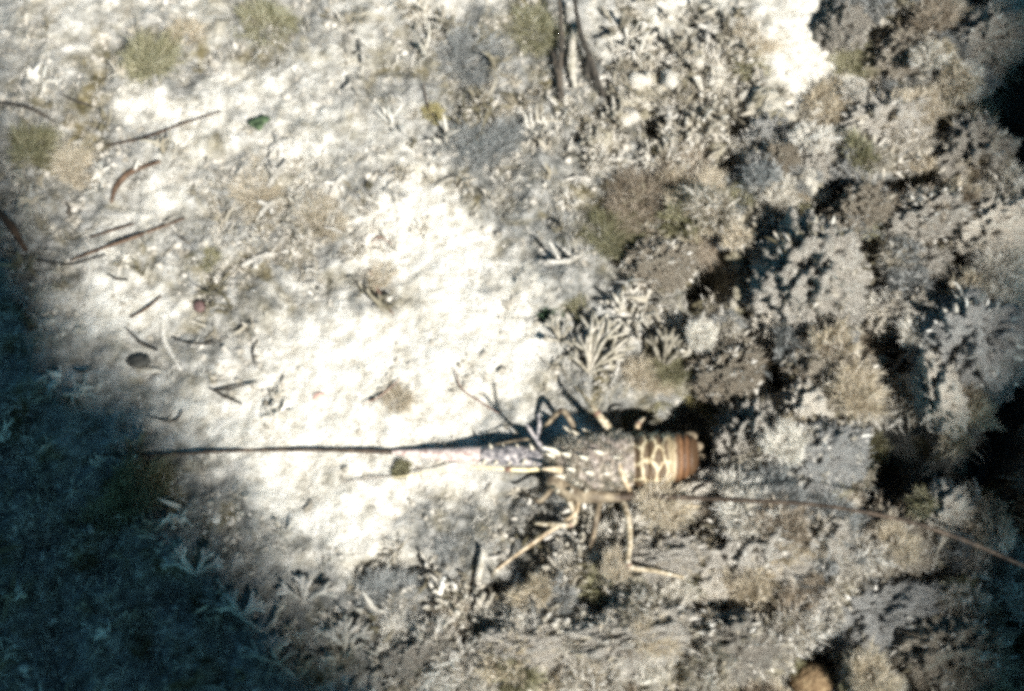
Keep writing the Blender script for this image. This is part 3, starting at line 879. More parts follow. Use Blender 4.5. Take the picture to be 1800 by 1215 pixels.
TB, TD, TR = M['twig_brown'], M['twig_dark'], M['twig_red']
TWIGS = [
    ([(192, 260), (258, 246), (322, 222), (390, 200)], 5, TB, 'long thin straight brown twig across bright sand'),
    ([(200, 362), (208, 335), (235, 308), (285, 290)], 13, TB, 'thick bent brown twig on pale sand'),
    ([(-10, 184), (50, 194), (98, 218)], 10, TD, 'dark curved stem above the shaded twigs'),
    ([(108, 170), (140, 184), (168, 192)], 7, TD, 'short dark stem near the pale sand ripple'),
    ([(-5, 370), (25, 405), (52, 448)], 20, TB, 'thickest dark brown stem at the shaded edge'),
    ([(-10, 436), (60, 458), (122, 468), (188, 452)], 6, TD, 'long bowed dark stem under the thickest stem'),
    ([(128, 462), (180, 442), (242, 420), (328, 388)], 7, TB, 'long brown twig with rough bark on grey silt'),
    ([(160, 422), (198, 410), (238, 398)], 6, TB, 'short brown twig parallel to the rough long one'),
    ([(232, 562), (260, 546), (286, 524)], 6, TB, 'slim brown twig lying over a bright sand patch'),
    ([(304, 597), (332, 605), (366, 607), (404, 597)], 5, TD, 'thin black crescent shaped blade on grey sand'),
    ([(224, 580), (250, 606), (280, 620)], 7, TD, 'dark slanting stem above the black shell'),
    ([(262, 735), (308, 743), (324, 724)], 5, TD, 'hooked dark twig near the long antenna'),
    ([(132, 652), (146, 657), (164, 652)], 6, TD, 'tiny dark sliver in the blue shade'),
    ([(190, 485), (208, 494), (228, 496)], 6, TD, 'short dark stem by the bright sand patch'),
    ([(314, 418), (326, 426), (336, 434)], 6, TD, 'tiny dark stick above the small dark olive clump'),
    ([(798, 650), (812, 686), (846, 710), (874, 728), (877, 724)], 4, TR, 'thin reddish twig with a curled tip on white sand'),
    ([(650, 478), (664, 512), (692, 556)], 5, TR, 'reddish stem on the bright sand by the tan weed'),
    ([(640, 712), (668, 700), (705, 668)], 4, TR, 'faint reddish stem across the white sand'),
    ([(455, 600), (446, 622), (452, 645)], 5, TD, 'faint wavy dark thread on pale sand'),
    ([(655, 430), (668, 420), (690, 432)], 4, TR, 'fine curled reddish thread on bright sand'),
    ([(118, 360), (126, 372), (122, 382)], 8, TD, 'stubby dark peg near the thick bent twig'),
    ([(745, 150), (752, 190), (770, 225)], 4, TB, 'faint brown stem below the blue grey mat'),
]
for a in TWIGS:
    twig("twig", a[0], a[1], a[2], a[3], "twig")
twig("twig", [(370, 685), (396, 700), (428, 714)], 6, TD, 'forked black twig pointing at the bright sand', 'twig', extra=[[(378, 690), (415, 684), (455, 673)]])
twig("twig", [(600, 850), (660, 842), (740, 833)], 2.2, TB, 'hair thin brown strand beside the round dark tuft', 'twig', extra=[[(745, 833), (725, 817)], [(740, 833), (744, 848)]])
WT = M['white_coral']
RODS = [
    ([(862, 1060), (860, 1030), (868, 1008)], 13, 'white coral finger standing in the shaded rubble'),
    ([(880, 1085), (876, 1058), (888, 1030)], 14, 'thicker white coral finger next to the standing one'),
    ([(908, 1048), (906, 1030), (912, 1010)], 11, 'dull coral finger behind the two white fingers'),
    ([(778, 1080), (774, 1050), (782, 1018)], 14, 'pale coral finger alone before the rubble strip'),
    ([(838, 1060), (842, 1015), (850, 970)], 15, 'long tan coral finger leaning by the white fingers'),
    ([(1058, 1085), (1090, 1050), (1118, 1015)], 16, 'tan coral branch slanting over the black hollow'),
    ([(1140, 1090), (1138, 1050), (1132, 1015)], 12, 'tan upright coral branch near the lobster leg tip'),
    ([(1405, 350), (1450, 352), (1530, 345)], 12, 'pale coral stick between the reef boulders'),
    ([(1640, 155), (1668, 185), (1702, 225)], 17, 'pale straight coral branch on the shaggy ridge'),
    ([(1290, 650), (1300, 620), (1312, 592)], 13, 'cream coral branch beside the bright cream rock'),
    ([(1255, 622), (1275, 615), (1290, 630)], 11, 'stubby cream coral finger by the cream branch'),
    ([(1222, 455), (1228, 480), (1240, 500)], 9, 'grey coral finger inside the dark hollow'),
    ([(1258, 470), (1262, 495), (1272, 520)], 9, 'grey coral finger next to another in the hollow'),
    ([(286, 560), (290, 600), (318, 650)], 13, 'pale worm shaped ridge of sand beside the crescent blade'),
    ([(385, 1020), (420, 1075), (462, 1112)], 14, 'pale stalk lying dim in the shaded sand'),
    ([(500, 1055), (486, 1090), (470, 1115)], 11, 'dim stalk meeting the pale stalk in shade'),
]
for P_, w_, l_ in RODS:
    twig("coral_branch", P_, w_, M['finger'] if ('tan' in l_ or 'grey' in l_ or 'dull' in l_ or 'ridge' in l_ or 'stalk' in l_) else WT, l_, 'coral', lift=.004 if 'ridge' not in l_ else -.003, rough=.5)

def lump(name, px, py, rx, ry, hz, m, label, cat, seed=1, rough=.3, lift=.0, sub=4):
    V, F = ico(sub)
    s = seed * 5.1
    d = 1 + rough * (.35 * fbm(V[:, 0] * 1.8 + s, V[:, 1] * 1.8, V[:, 2] * 1.8, 3))
    W = V * d[:, None] * np.array([rx * PXM, ry * PXM, hz * PXM])
    p = ground(px, py)
    return tag(link(name, np_mesh(name, W, [F], m), loc=(p[0], p[1], p[2] + lift + hz * PXM * .5)), label, cat)

lump("sea_snail", 352, 541, 11, 11, 11, M['purple_shell'], 'small round purple brown snail shell on grey silt', 'shell', 2, .15)
lump("shell", 245, 636, 22, 12, 10, M['dark_shell'], 'black open shell lying under the slanting stem', 'shell', 3, .5)
lump("shell", 258, 652, 26, 6, 5, M['finger'], 'pale shell lip beside the black shell', 'shell', 4, .4)
lump("shell_chip", 562, 698, 11, 9, 4, M['pink_shell'], 'small pink shell chip on bright sand', 'shell', 5, .5)
lump("shell_chip", 655, 703, 5, 5, 4, M['dark_shell'], 'dark speck of shell on bright sand', 'shell', 6, .5)
tuft(706, 829, 15, 'olive', 'small round dark weed ball beside the antenna', 1.0, n=700, wid=.05)

# round leaf scrap: three lobes
b = MB()
for (x, y, rr) in ((451, 222, 12), (466, 214, 10), (458, 228, 9)):
    g = ground(x, y) - ground(457, 218)
    th = np.linspace(0, 2 * math.pi, 15)[:-1]
    R = rr * PXM * (1 + .18 * np.sin(th * 3 + x))
    top = np.stack([g[0] + np.cos(th) * R, g[1] + np.sin(th) * R, np.full(14, .006 + .002 * (x % 3))], -1)
    bot = top - np.array([0, 0, .0008])
    V = np.concatenate([top, bot, [[g[0], g[1], .0085]], [[g[0], g[1], .0074]]])
    k = np.arange(14); k2 = (k + 1) % 14
    b.add(V, np.stack([k, k + 14, k2 + 14, k2], -1), np.concatenate([np.stack([k, k2, np.full(14, 28)], -1), np.stack([k2 + 14, k + 14, np.full(14, 29)], -1)]))
M['leaf'] = crust("green_leaf", [(.3, (.018, .034, .015)), (.6, (.04, .07, .03)), (.8, (.09, .13, .06))], 120, bmp=.0005)
tag(link("leaf", b.mesh("leaf", M['leaf']), loc=ground(457, 218)), 'small round lobed green leaf lying on sand', 'leaf')

# dark forked sea whips standing at the far side
def whip(paths, w, label):
    b = MB()
    c = ground(*paths[0][0][:2])
    for pth in paths:
        P = []
        for x, y, z in pth:
            g = at(x, y, c[2] + z)
            P.append(g - c)
        n = len(P)
        b.tube(P, [w * PXM * .5 * (1 - .45 * i / (n - 1)) for i in range(n)], 8, 6, .35, paths[0][0][0])
    return tag(link("sea_whip", b.mesh("sea_whip", M['twig_dark']), loc=c), label, "sea whip")
whip([[(1050, 155, .004), (1040, 110, .012), (1024, 70, .018), (1015, 30, .022), (1008, -20, .03)], [(1038, 105, .012), (1046, 130, .008), (1062, 172, .003)], [(1036, 100, .012), (1032, 130, .008), (1040, 150, .003)]], 14, 'longer dark sea whip forking beside the white blade')
whip([[(986, 176, .003), (983, 130, .010), (987, 90, .015), (986, 40, .020), (982, -10, .025)], [(984, 140, .01), (976, 112, .010), (972, 92, .008)]], 13, 'shorter dark sea whip beside the olive grey bush')
twig("coral_branch", [(1010, 160), (1003, 112), (1010, 50)], 24, M['fan'], 'white blade of coral standing between the two dark whips', 'coral', lift=.001, rough=.4)

# pale fan weed near the lobster
def fan(px, py, tips, w, m, label, name="fan_weed"):
    c = ground(px, py)
    b = MB()
    for k, (x, y, z) in enumerate(tips):
        e = ground(x, y) + np.array([0, 0, z]) - c
        mid = e * .5 + np.array([0, 0, .004 + z * .3]) + np.array([random.uniform(-.003, .003), random.uniform(-.003, .003), 0])
        b.tube([np.zeros(3), mid, e], [w * PXM * .35, w * PXM * .5, w * PXM * .4], 7, 5, .4, k)
        for s in (-1, 1):
            q = mid + (e - mid) * .2
            dd = (e - mid); dd = np.array([dd[0] * .75 - s * dd[1] * .5, dd[1] * .75 + s * dd[0] * .5, dd[2] + .003])
            b.tube([q, q + dd * .6, q + dd * random.uniform(.7, 1)], [w * PXM * .4, w * PXM * .42, w * PXM * .3], 7, 4, .4, k + s)
    return tag(link(name, b.mesh(name, m), loc=c), label, "seaweed")
fan(1035, 655, [(1040, 560, .02), (1065, 566, .02), (1090, 580, .02), (1100, 605, .015), (1095, 630, .012), (1015, 600, .015), (1000, 625, .01), (1080, 650, .01)], 7, M['fan'], 'pale fan shaped branching weed between bright sand and den')
fan(985, 600, [(960, 570, .012), (975, 560, .014), (1000, 580, .012), (955, 600, .008), (1010, 610, .008)], 7, M['finger'], 'small grey fan weed beside the pale fan weed')
fan(1165, 650, [(1140, 600, .015), (1165, 590, .02), (1190, 600, .018), (1200, 625, .012)], 8, M['finger'], 'tan branching weed under the brown bushes')
fan(1420, 640, [(1390, 620, .02), (1405, 600, .02), (1435, 605, .02), (1460, 620, .02), (1405, 680, .01), (1440, 665, .01)], 11, M['fan'], 'cream star shaped coral under the pitted rock')

for (fx, fy), lb in (((430, 1090), 'dim branching frond in shade beside the pale stalk'), ((535, 1060), 'grey branching frond at the edge of the shade'), ((605, 1135), 'pale branching frond before the rubble strip'), ((345, 1010), 'dim branching frond nearest the shaded olive weed'), ((490, 1165), 'dark branching frond low in the shaded corner')):
    fan(fx, fy, [(fx + random.uniform(-20, 20) + 45 * math.cos(a), fy + 45 * math.sin(a), random.uniform(.006, .016)) for a in (-2.6, -2.1, -1.6, -1.0, -.5)], 8, M['worn'], lb)

# dimpled coral at the near edge
V, F = ico(5)
vor = np.random.default_rng(8).normal(size=(260, 3)); vor /= np.linalg.norm(vor, axis=1)[:, None]
dmin = np.sqrt(((V[:, None] - vor[None]) ** 2).sum(-1)).min(1)
W = V * (1 - .10 * np.exp(-(dmin / .055) ** 2))[:, None] * np.array([35, 29, 26]) * PXM
M['honey'] = crust("honey_coral", [(.3, (.07, .042, .018)), (.5, (.16, .10, .045)), (.7, (.28, .20, .10))], 200, bmp=.0008, var=.0)
p = ground(1420, 1200)
tag(link("dimpled_coral", np_mesh("dimpled_coral", W, [F], M['honey']), loc=(p[0], p[1], p[2] + .016)), 'honey coloured dimpled coral dome at the near edge', 'coral')

# ------------------------------------------------------------------ the lobster
def lobster_mats():
    SAT[0] = 1.0
    m, nt, b = nodes("lobster_shell")
    u, v = attr(nt, "u"), attr(nt, "v")
    tc = nt.nodes.new("ShaderNodeTexCoord")
    # tail: cream net round dark brown cells, then orange bands
    cb = nt.nodes.new("ShaderNodeCombineXYZ")
    nt.links.new(math_n(nt, 'MULTIPLY', u, 15.0), cb.inputs[0]); nt.links.new(math_n(nt, 'MULTIPLY', v, 8.5), cb.inputs[1])
    vo = nt.nodes.new("ShaderNodeTexVoronoi"); vo.feature = 'DISTANCE_TO_EDGE'; vo.voronoi_dimensions = '2D'
    vo.inputs["Scale"].default_value = 1.0; vo.inputs["Randomness"].default_value = .75
    va_ = nt.nodes.new("ShaderNodeVectorMath"); va_.operation = 'ADD'
    nd = nt.nodes.new("ShaderNodeTexNoise"); nd.inputs["Scale"].default_value = 130; nd.inputs["Detail"].default_value = 2
    nt.links.new(tc.outputs["Object"], nd.inputs["Vector"])
    vs = nt.nodes.new("ShaderNodeVectorMath"); vs.operation = 'SCALE'; vs.inputs["Scale"].default_value = .45
    nt.links.new(nd.outputs["Color"], vs.inputs[0])
    nt.links.new(cb.outputs[0], va_.inputs[0]); nt.links.new(vs.outputs[0], va_.inputs[1])
    nt.links.new(va_.outputs[0], vo.inputs["Vector"])
    net = ramp(nt, vo.outputs["Distance"], [(.05, (.48, .41, .28)), (.10, (.28, .20, .10)), (.15, (.085, .055, .03)), (.5, (.13, .09, .055))])
    wob = math_n(nt, 'ADD', u, math_n(nt, 'MULTIPLY', math_n(nt, 'SUBTRACT', tex_noise(nt, tc.outputs["Object"], 90, 3), .5), .022))
    bands = ramp(nt, wob, [(.785, (.42, .34, .21)), (.80, (.20, .15, .085)), (.815, (.46, .38, .25)), (.828, (.10, .05, .022)), (.844, (.10, .055, .027)), (.852, (.24, .12, .055)), (.860, (.085, .04, .017)), (.878, (.075, .04, .02)), (.885, (.20, .095, .042)), (.892, (.075, .036, .016)), (.92, (.07, .04, .02)), (1, (.07, .035, .016))])
    isb = ramp(nt, u, [(.775, (0, 0, 0)), (.80, (1, 1, 1))])
    tail = mixc(nt, isb, net, bands)
    tail = mixc(nt, .75, tail, ramp(nt, tex_noise(nt, tc.outputs["Object"], 420, 3), [(.34, (.45, .38, .3)), (.5, (1, 1, 1))]), 'MULTIPLY')
    # carapace: olive brown and grey mottling with cream and mauve spots
    f = tex_noise(nt, tc.outputs["Object"], 120, 5, .7)
    car = ramp(nt, tex_noise(nt, tc.outputs['Object'], 210, 5, .75), [(.34, (.03, .026, .02)), (.44, (.10, .08, .055)), (.52, (.20, .165, .12)), (.59, (.34, .29, .24)), (.68, (.64, .58, .48))])
    mau = ramp(nt, tex_noise(nt, tc.outputs["Object"], 60, 3), [(.48, (0, 0, 0)), (.62, (1, 1, 1))])
    car = mixc(nt, math_n(nt, 'MULTIPLY', mau, .4), car, (.27, .215, .21))
    ist = ramp(nt, u, [(.585, (0, 0, 0)), (.60, (1, 1, 1))])
    c = mixc(nt, ist, car, tail)
    nt.links.new(c, b.inputs["Base Color"])
    b.inputs["Roughness"].default_value = .5
    b.inputs["Specular IOR Level"].default_value = .35
    bump(nt, b, f, .002)
    M['lob'] = m
    def simple(key, name, stops, scale=150, rough=.45):
        M[key] = crust(name, stops, scale, rough, .0006, .0)
    simple('lob_leg', "lobster_leg", [(.32, (.13, .085, .045)), (.46, (.33, .25, .16)), (.6, (.52, .43, .31)), (.72, (.68, .60, .48))], 170)
    simple('lob_pale', "lobster_pale_leg", [(.36, (.08, .06, .035)), (.45, (.26, .205, .13)), (.54, (.42, .355, .255)), (.66, (.62, .56, .46))], 260)
    simple('lob_dark', "lobster_dark_leg", [(.32, (.05, .035, .025)), (.5, (.14, .11, .075)), (.7, (.36, .29, .2))], 90)
    simple('lob_mauve', "lobster_mauve", [(.36, (.045, .042, .042)), (.46, (.15, .14, .145)), (.54, (.27, .24, .235)), (.64, (.52, .46, .42))], 240)
    simple('lob_pink', "lobster_pink", [(.36, (.20, .12, .10)), (.48, (.44, .345, .31)), (.6, (.58, .48, .43))], 220)
    simple('lob_spine', "lobster_spine", [(.35, (.26, .22, .15)), (.5, (.48, .43, .34)), (.65, (.70, .66, .58))], 260)
    simple('lob_whip', "lobster_whip", [(.34, (.022, .016, .012)), (.5, (.05, .036, .026)), (.7, (.11, .08, .058))], 130)
    simple('lob_cream', "lobster_cream", [(.3, (.55, .43, .22)), (.6, (.75, .66, .44))], 90)
    simple('lob_eye', "lobster_eye", [(.3, (.006, .006, .006)), (.7, (.02, .018, .015))], 90, .15)
lobster_mats()

gz = float(np.mean([ground(x, y)[2] for x, y in ((1000, 860), (1080, 870), (1150, 860), (1000, 760))]))
LB = at(1080, 815, gz)
lob = bpy.data.objects.new("spiny_lobster", None)
COL.objects.link(lob)
lob.location = LB
tag(lob, 'mottled brown spiny lobster with net patterned tail and long antennae', 'lobster')

def LP(px, py, z):
    """Point of the lobster: photo pixel at height z above its base, relative to the base."""
    return at(px, py, gz + z) - LB

# body: one continuous loft from rostrum to the tucked end of the tail
ST_ = [  # px, py, half width px, z of the axis, half height
    (948, 806, 4, .036, .003), (960, 808, 20, .034, .012), (980, 811, 34, .033, .019), (1010, 814, 43, .033, .025), (1050, 816, 48, .033, .028), (1085, 815, 49, .033, .029),
    (1104, 814, 47, .032, .028), (1112, 813, 42, .031, .026), (1120, 813, 45, .031, .027), (1138, 812, 46, .030, .027), (1160, 810, 43, .028, .026), (1182, 806, 40, .025, .024), (1202, 803, 36, .021, .021),
    (1216, 801, 32, .015, .017), (1224, 800, 26, .008, .012), (1226, 800, 20, .002, .008)]
S = np.array(ST_, float)
cum = np.concatenate([[0], np.cumsum(np.hypot(np.diff(S[:, 0]), np.diff(S[:, 3] / PXM)))]); cum /= cum[-1]
NU, NV = 220, 72
uu = np.linspace(0, 1, NU)
Si = np.stack([np.interp(uu, cum, S[:, k]) for k in range(5)], -1)
ker = np.ones(7) / 7
for k in range(5):
    Si[:, k] = np.convolve(np.pad(Si[:, k], 3, 'edge'), ker, 'valid')
th = np.arange(NV) / NV * 2 * math.pi
Vb, ua, va = [], [], []
seg_edges = [1112, 1134, 1156, 1176, 1194, 1209, 1220]
for i in range(NU):
    px, py, hw, zc, hh = Si[i]
    k = 1.0
    if px > 1112:
        for a_, b_ in zip(seg_edges[:-1], seg_edges[1:]):
            if a_ <= px < b_:
                k = 1.04 - .17 * ((b_ - px) / (b_ - a_)) ** 4
        ridge = 0
    c = LP(px, py, zc)
    sx = np.sign(np.cos(th)) * np.abs(np.cos(th)) ** .85
    sz = np.where(np.sin(th) > 0, np.abs(np.sin(th)) ** .9, -.75 * np.abs(np.sin(th)) ** .7)
    Vb.append(np.stack([np.full(NV, c[0]), c[1] + sx * hw * PXM * k, c[2] + sz * hh * k], -1))
    ua.append(np.full(NV, uu[i])); va.append(th / (2 * math.pi))
Vb = np.concatenate(Vb); ua = np.concatenate(ua); va = np.concatenate(va)
carap = (ua < np.interp(1108, S[:, 0], cum))
bumpy = fbm(Vb[:, 0] * 230, Vb[:, 1] * 230, Vb[:, 2] * 230, 2)
cen = np.repeat(np.stack([LP(a[0], a[1], a[3]) for a in Si]), NV, axis=0)
Vb = cen + (Vb - cen) * (1 + np.where(carap, .07, .012) * bumpy)[:, None]
i = np.arange(NU - 1)[:, None] * NV; j = np.arange(NV)[None, :]; j2 = (j + 1) % NV
Qb = np.stack([i + j, i + j2, i + NV + j2, i + NV + j], -1).reshape(-1, 4)
Vb = np.concatenate([Vb, [LP(946, 806, .036), LP(1227, 800, .0)]])
jj = np.arange(NV); j3 = (jj + 1) % NV
Tb = np.concatenate([np.stack([np.full(NV, NU * NV), j3, jj], -1), np.stack([np.full(NV, NU * NV + 1), (NU - 1) * NV + jj, (NU - 1) * NV + j3], -1)])
# rescale u so that carapace ends at .59 and the banding starts at .785
ub = np.interp(ua, [0, np.interp(1110, S[:, 0], cum), np.interp(1170, S[:, 0], cum), 1], [0, .59, .785, 1])
link("body", np_mesh("body", Vb, [Qb, Tb], M['lob'], True, {"u": np.append(ub, [0, 1]), "v": np.append(va, [0, 0])}), lob)

nb = 5200
kk = np.nonzero(carap & (va > .02) & (va < .48))[0]
kk = np.random.default_rng(6).choice(kk, nb)
kk = kk[fbm(Vb[kk][:, 0] * 90, Vb[kk][:, 1] * 90, Vb[kk][:, 2] * 90, 2) > -.05]
fd = (Vb[kk] - cen[kk]); fd /= np.linalg.norm(fd, axis=1)[:, None]
fd = fd + np.random.default_rng(7).normal(size=fd.shape) * .6; fd /= np.linalg.norm(fd, axis=1)[:, None]
fV, fQ, fr = blades(Vb[kk], fd, np.random.default_rng(8).uniform(.0012, .0058, len(kk)), np.full(len(kk), .0007), 2, .4, .5, 12)
link("algae_fuzz", np_mesh("algae_fuzz", fV, [fQ], M['turf'], True, {"rnd": fr}), lob)

def lpart(name, pts, rad_px, m, parent=lob, k=9, rough=.12, sub=6, label=None):
    b = MB()
    P = [LP(*p) for p in pts]
    c = P[0]
    b.tube(np.array(P) - c, np.array(rad_px) * PXM, k, sub, rough, pts[0][0])
    o = link(name, b.mesh(name, m), parent)
    o.location = c if parent is lob else c - np.array(parent.location)
    if label: o["label"] = label
    return o

# first antenna: spiny mauve base, pink length, dark whip to the far tip
def near(px, py, above):
    g = ground(px, py)
    return (px, py, g[2] + above - gz)
a1 = lpart("antenna", [(962, 806, .034), (930, 803, .030), near(895, 800, .024), near(850, 799, .018)], [15, 17, 16, 15], M['lob_mauve'], k=14, rough=.16)
lpart("pink_joint", [near(856, 799, .018), near(820, 799, .014), near(780, 799, .010), near(735, 797, .007), near(690, 795, .005)], [14, 12.5, 10.5, 7, 4], M['lob_pink'], a1, k=14, rough=.05)
lpart("flagellum", [near(*q) for q in ((742, 797, .006), (690, 795, .0045), (600, 792, .004), (500, 791, .004), (400, 793, .004), (320, 798, .005), (260, 801, .006), (205, 801, .006), (160, 797, .004))], [5, 4.2, 3.4, 3, 2.8, 2.5, 2.2, 1.8, 1.2], M['lob_whip'], a1, k=8, rough=.05)
# second antenna swept back along the body
a2 = lpart("antenna", [(968, 842, .034), (1000, 864, .034), (1040, 872, .036), (1090, 873, .04)], [13, 14, 12, 8], M['lob_dark'], k=12, rough=.16)
lpart("flagellum", [(1082, 873, .04), (1150, 873, .044), (1230, 876, .05), (1320, 880, .066), (1420, 886, .082), (1500, 897, .094), (1600, 918, .100), (1700, 952, .102), (1800, 995, .100), (1880, 1030, .096)], [6.5, 4.8, 4, 3.5, 3.2, 2.9, 2.6, 2.3, 2.0, 1.4], M['lob_whip'], a2, k=8, rough=.05)
# antennules, plus a third raised one added for its forked shadow
n1 = lpart("antennule", [(962, 822, .032), (930, 826, .028), near(893, 825, .022), near(850, 822, .018), near(800, 824, .014), near(740, 832, .008), near(690, 840, .005)], [3.2, 3.2, 3, 2, 1.3, .9, .7], M['lob_cream'], rough=.05)
lpart("band", [near(896, 825, .0225), near(889, 825, .0222)], [4.9, 4.9], M['twig_red'], n1, rough=0)
n2 = lpart("antennule", [(966, 796, .036), (945, 780, .04), (930, 772, .04), (900, 776, .034), (868, 782, .028)], [3.2, 3, 2.5, 1.6, .9], M['lob_dark'], rough=.05)
n_shadow = lpart("antennule", [(968, 800, .040), (956, 790, .052), (942, 772, .066), (925, 745, .078)], [3.6, 3.4, 3, 2], M['lob_mauve'], rough=.05)
lpart("shadow_branch", [(942, 772, .066), (948, 750, .076), (946, 728, .082)], [3, 2.8, 1.8], M['lob_mauve'], n_shadow, rough=.05)
# legs (knees raised, tips on the bed)
LEGS = [
    ([(1020, 775, .02), (1004, 742, .035), (987, 722, .038), (962, 745, .02), (936, 770, .004)], [6, 5.5, 5.5, 4.2, 2], M['lob_dark']),
    ([(1088, 778, .024), (1076, 760, .036), (1050, 727, .050), (1034, 706, .046), (1019, 685, .038)], [8, 8, 7, 5.5, 3], M['lob_pale']),
    ([(1112, 775, .018), (1118, 760, .028), (1122, 745, .034), (1132, 735, .020)], [7, 6, 5.5, 2.5], M['lob_leg']),
    ([(985, 850, .02), (1000, 880, .034), (1010, 908, .034), (1003, 922, .036), (970, 922, .032), (940, 920, .028)], [7, 6.5, 6, 5.5, 5, 2.5], M['lob_pale']),
    ([(1012, 856, .02), (1012, 900, .036), (962, 937, .024), (912, 972, .014), (866, 1007, .006)], [6, 5, 4.2, 3.6, 2], M['lob_leg']),
    ([(1060, 862, .02), (1050, 900, .036), (1044, 938, .026), (1030, 988, .006)], [7, 6, 4.8, 2.2], M['lob_dark']),
    ([(1085, 862, .02), (1102, 905, .038), (1107, 950, .040), (1106, 994, .042), (1150, 1003, .042), (1202, 1015, .038)], [7.5, 6.5, 5.5, 5.2, 4.4, 2.4], M['lob_pale']),
    ([(1105, 858, .02), (1135, 880, .036), (1166, 894, .034), (1196, 891, .028), (1230, 890, .018)], [7, 6, 5.2, 4.4, 2.4], M['lob_pale']),
    ([(975, 846, .02), (962, 868, .03), (945, 880, .028), (915, 860, .012)], [6, 5.5, 5, 2], M['lob_dark']),
]
for P_, r_, m_ in LEGS:
    r_ = [q * .84 for q in r_]
    lg = lpart("leg", P_, r_, m_, k=10, rough=.14)
    kx = P_[len(P_) // 2]
    b = MB(); c = LP(*kx) - np.array(lg.location)
    V0, F0 = ico(2)
    b.add(V0 * r_[len(P_) // 2] * PXM * 1.08 + c, None, F0)
    link("joint", b.mesh("joint", M['twig_brown'] if m_ is M['lob_dark'] else M['twig_red']), lg)
# pale stripe leg lying across the carapace edge
lpart("leg", [(1082, 800, .060), (1092, 828, .058), (1100, 850, .05), (1110, 868, .036)], [4, 4.6, 4.4, 3.5], M['lob_leg'], rough=.14)

def cone(name, px, py, z, d, L, r, m, parent):
    b = MB()
    d = np.asarray(d, float); d /= np.linalg.norm(d)
    b.tube([np.zeros(3), d * L * .5 + np.array([0, 0, L * .06]), d * L], [r, r * .6, r * .1], 9, 4)
    o = link(name, b.mesh(name, m), parent)
    pos = LP(px, py, z)
    o.location = pos if parent is lob else pos - np.array(parent.location)
    return o
# horns over the eyes
for sy in (-1, 1):
    cone("horn", 984, 811 + sy * 15, .050, (-.9, -sy * .12, .55), .021, .0042, M['lob_spine'] if sy < 0 else M['lob_leg'], lob)
    e = MB(); V0, F0 = ico(3)
    e.add(V0 * .0042, None, F0)
    o = link("eye", e.mesh("eye", M['lob_eye']), lob); o.location = LP(966, 811 + sy * 20, .043)
# rows of spines down the carapace and on the antenna base
for px, py, z, L in ((1004, 760, .038, .011), (1018, 768, .043, .012), (1036, 762, .040, .010), (1058, 797, .060, .012), (1000, 800, .058, .010), (1030, 806, .061, .010), (1062, 772, .047, .009), (1084, 780, .052, .008), (972, 802, .05, .010), (1008, 826, .056, .009),
                     (1040, 832, .056, .009), (1072, 834, .055, .008), (1020, 848, .043, .009), (1052, 852, .041, .008), (990, 838, .048, .009), (1088, 806, .060, .008), (1098, 840, .05, .007)):
    cone("spine", px, py, z, (-.8, .15 * random.uniform(-1, 1) - (py - 814) / 120, .7), L, .0026, M['lob_spine'], lob)
for px in (852, 873, 898, 922, 942):
    cone("spine", px, 810, near(px, 810, .022 + max(0, px - 860) * .00012)[2], (-.35, -.75, .55), .0075, .0027, M['lob_spine'], a1)
for px in (865, 888, 912, 936):
    cone("spine", px, 790, near(px, 790, .024 + max(0, px - 860) * .00012)[2], (-.35, .6, .6), .007, .0022, M['lob_spine'], a1)
for px in (980, 1004, 1030):
    cone("spine", px, 862, .045, (-.2, -.6, .6), .006, .0022, M['lob_spine'], a2)
for px, hw in ((1133, 46), (1155, 44), (1175, 41), (1193, 38), (1208, 34)):
    for sy in (-1, 1):
        cone("tail_spine", px - 3, 811 - (px - 1112) * .09 + sy * hw, .017, (.75, -sy * .6, -.3), .007, .0030, M['lob_leg'], lob)
# tail fan tucked under the last ring
for k, (dx, dy) in enumerate(((0, 0), (-4, 14), (-4, -14), (-12, 26), (-12, -26))):
    V0, F0 = ico(3)
    W = V0 * np.array([.016, .0072, .0016])
    a_ = -dy * .022
    W = np.stack([W[:, 0] * math.cos(a_) - W[:, 1] * math.sin(a_), W[:, 0] * math.sin(a_) + W[:, 1] * math.cos(a_), W[:, 2] + .0008 * k], -1)
    W[:, 2] -= (W[:, 0] + .016) * .25
    o = link("tail_blade", np_mesh("tail_blade", W, [F0], M['lob_dark']), lob)
    o.location = LP(1215 + dx, 801 + dy, .003)

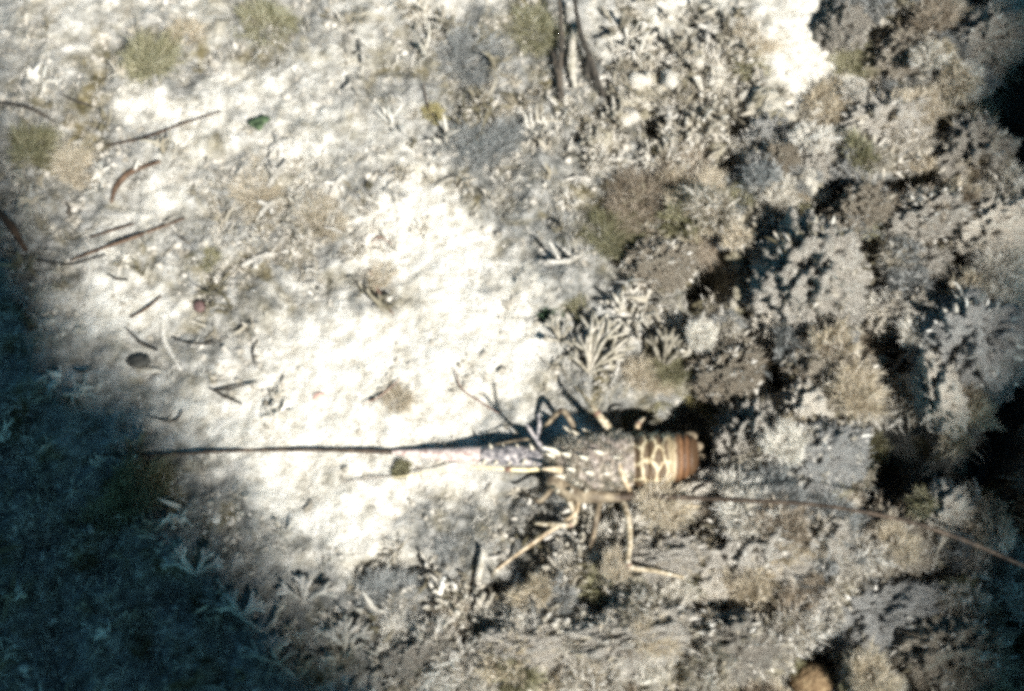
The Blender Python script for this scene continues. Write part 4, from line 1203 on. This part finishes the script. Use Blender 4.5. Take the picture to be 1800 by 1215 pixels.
# little club sponge by the den
twig("club_sponge", [(1124, 775), (1122, 758), (1122, 744)], 10, M['lob_leg'], 'tiny tan club shaped sponge beside the den', 'sponge', lift=.012, taper=1.4)

# ------------------------------------------------------------------ added unseen weed canopy: shades the near corner and reef edge, blocks sky
def shade_canopy_mesh():
    H = 2.3
    off = np.array([SD.x, SD.y]) / SD.z
    n = 130000
    x = rng.uniform(-6, 5, n); y = rng.uniform(-4.5, 5.5, n)
    near_ = rng.random(n) < .45          # more of it where its rim shows as shade
    x = np.where(near_, rng.uniform(-1.6, 1.4, n), x); y = np.where(near_, rng.uniform(-1.2, 1.3, n), y)
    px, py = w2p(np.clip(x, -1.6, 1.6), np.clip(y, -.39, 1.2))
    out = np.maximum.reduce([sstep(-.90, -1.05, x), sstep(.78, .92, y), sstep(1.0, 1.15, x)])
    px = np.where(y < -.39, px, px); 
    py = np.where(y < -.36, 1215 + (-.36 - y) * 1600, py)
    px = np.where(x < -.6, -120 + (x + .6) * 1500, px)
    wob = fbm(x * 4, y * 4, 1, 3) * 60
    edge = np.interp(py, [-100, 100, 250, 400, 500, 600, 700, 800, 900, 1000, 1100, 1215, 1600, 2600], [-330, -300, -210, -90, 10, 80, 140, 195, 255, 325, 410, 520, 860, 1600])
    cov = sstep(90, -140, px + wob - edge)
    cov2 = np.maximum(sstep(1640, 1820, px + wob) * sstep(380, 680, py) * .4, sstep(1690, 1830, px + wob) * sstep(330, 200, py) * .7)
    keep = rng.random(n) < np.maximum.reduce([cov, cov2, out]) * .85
    x, y = x[keep], y[keep]
    z = H + rng.uniform(-.08, .08, len(x))
    base = np.stack([x + off[0] * z, y + off[1] * z, z], -1)
    d = rng.normal(size=(len(x), 3)); d[:, 2] *= .35
    d /= np.linalg.norm(d, axis=1)[:, None]
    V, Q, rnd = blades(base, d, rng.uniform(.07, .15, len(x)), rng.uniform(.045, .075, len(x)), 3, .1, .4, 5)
    return np_mesh("shade_canopy", V, [Q], M['shade_canopy_dark'], True, {"rnd": rnd})
tag(link("shade_canopy", shade_canopy_mesh()), 'added unseen weed canopy overhead, shading the dim corner and blocking sky', 'seaweed', kind='stuff')
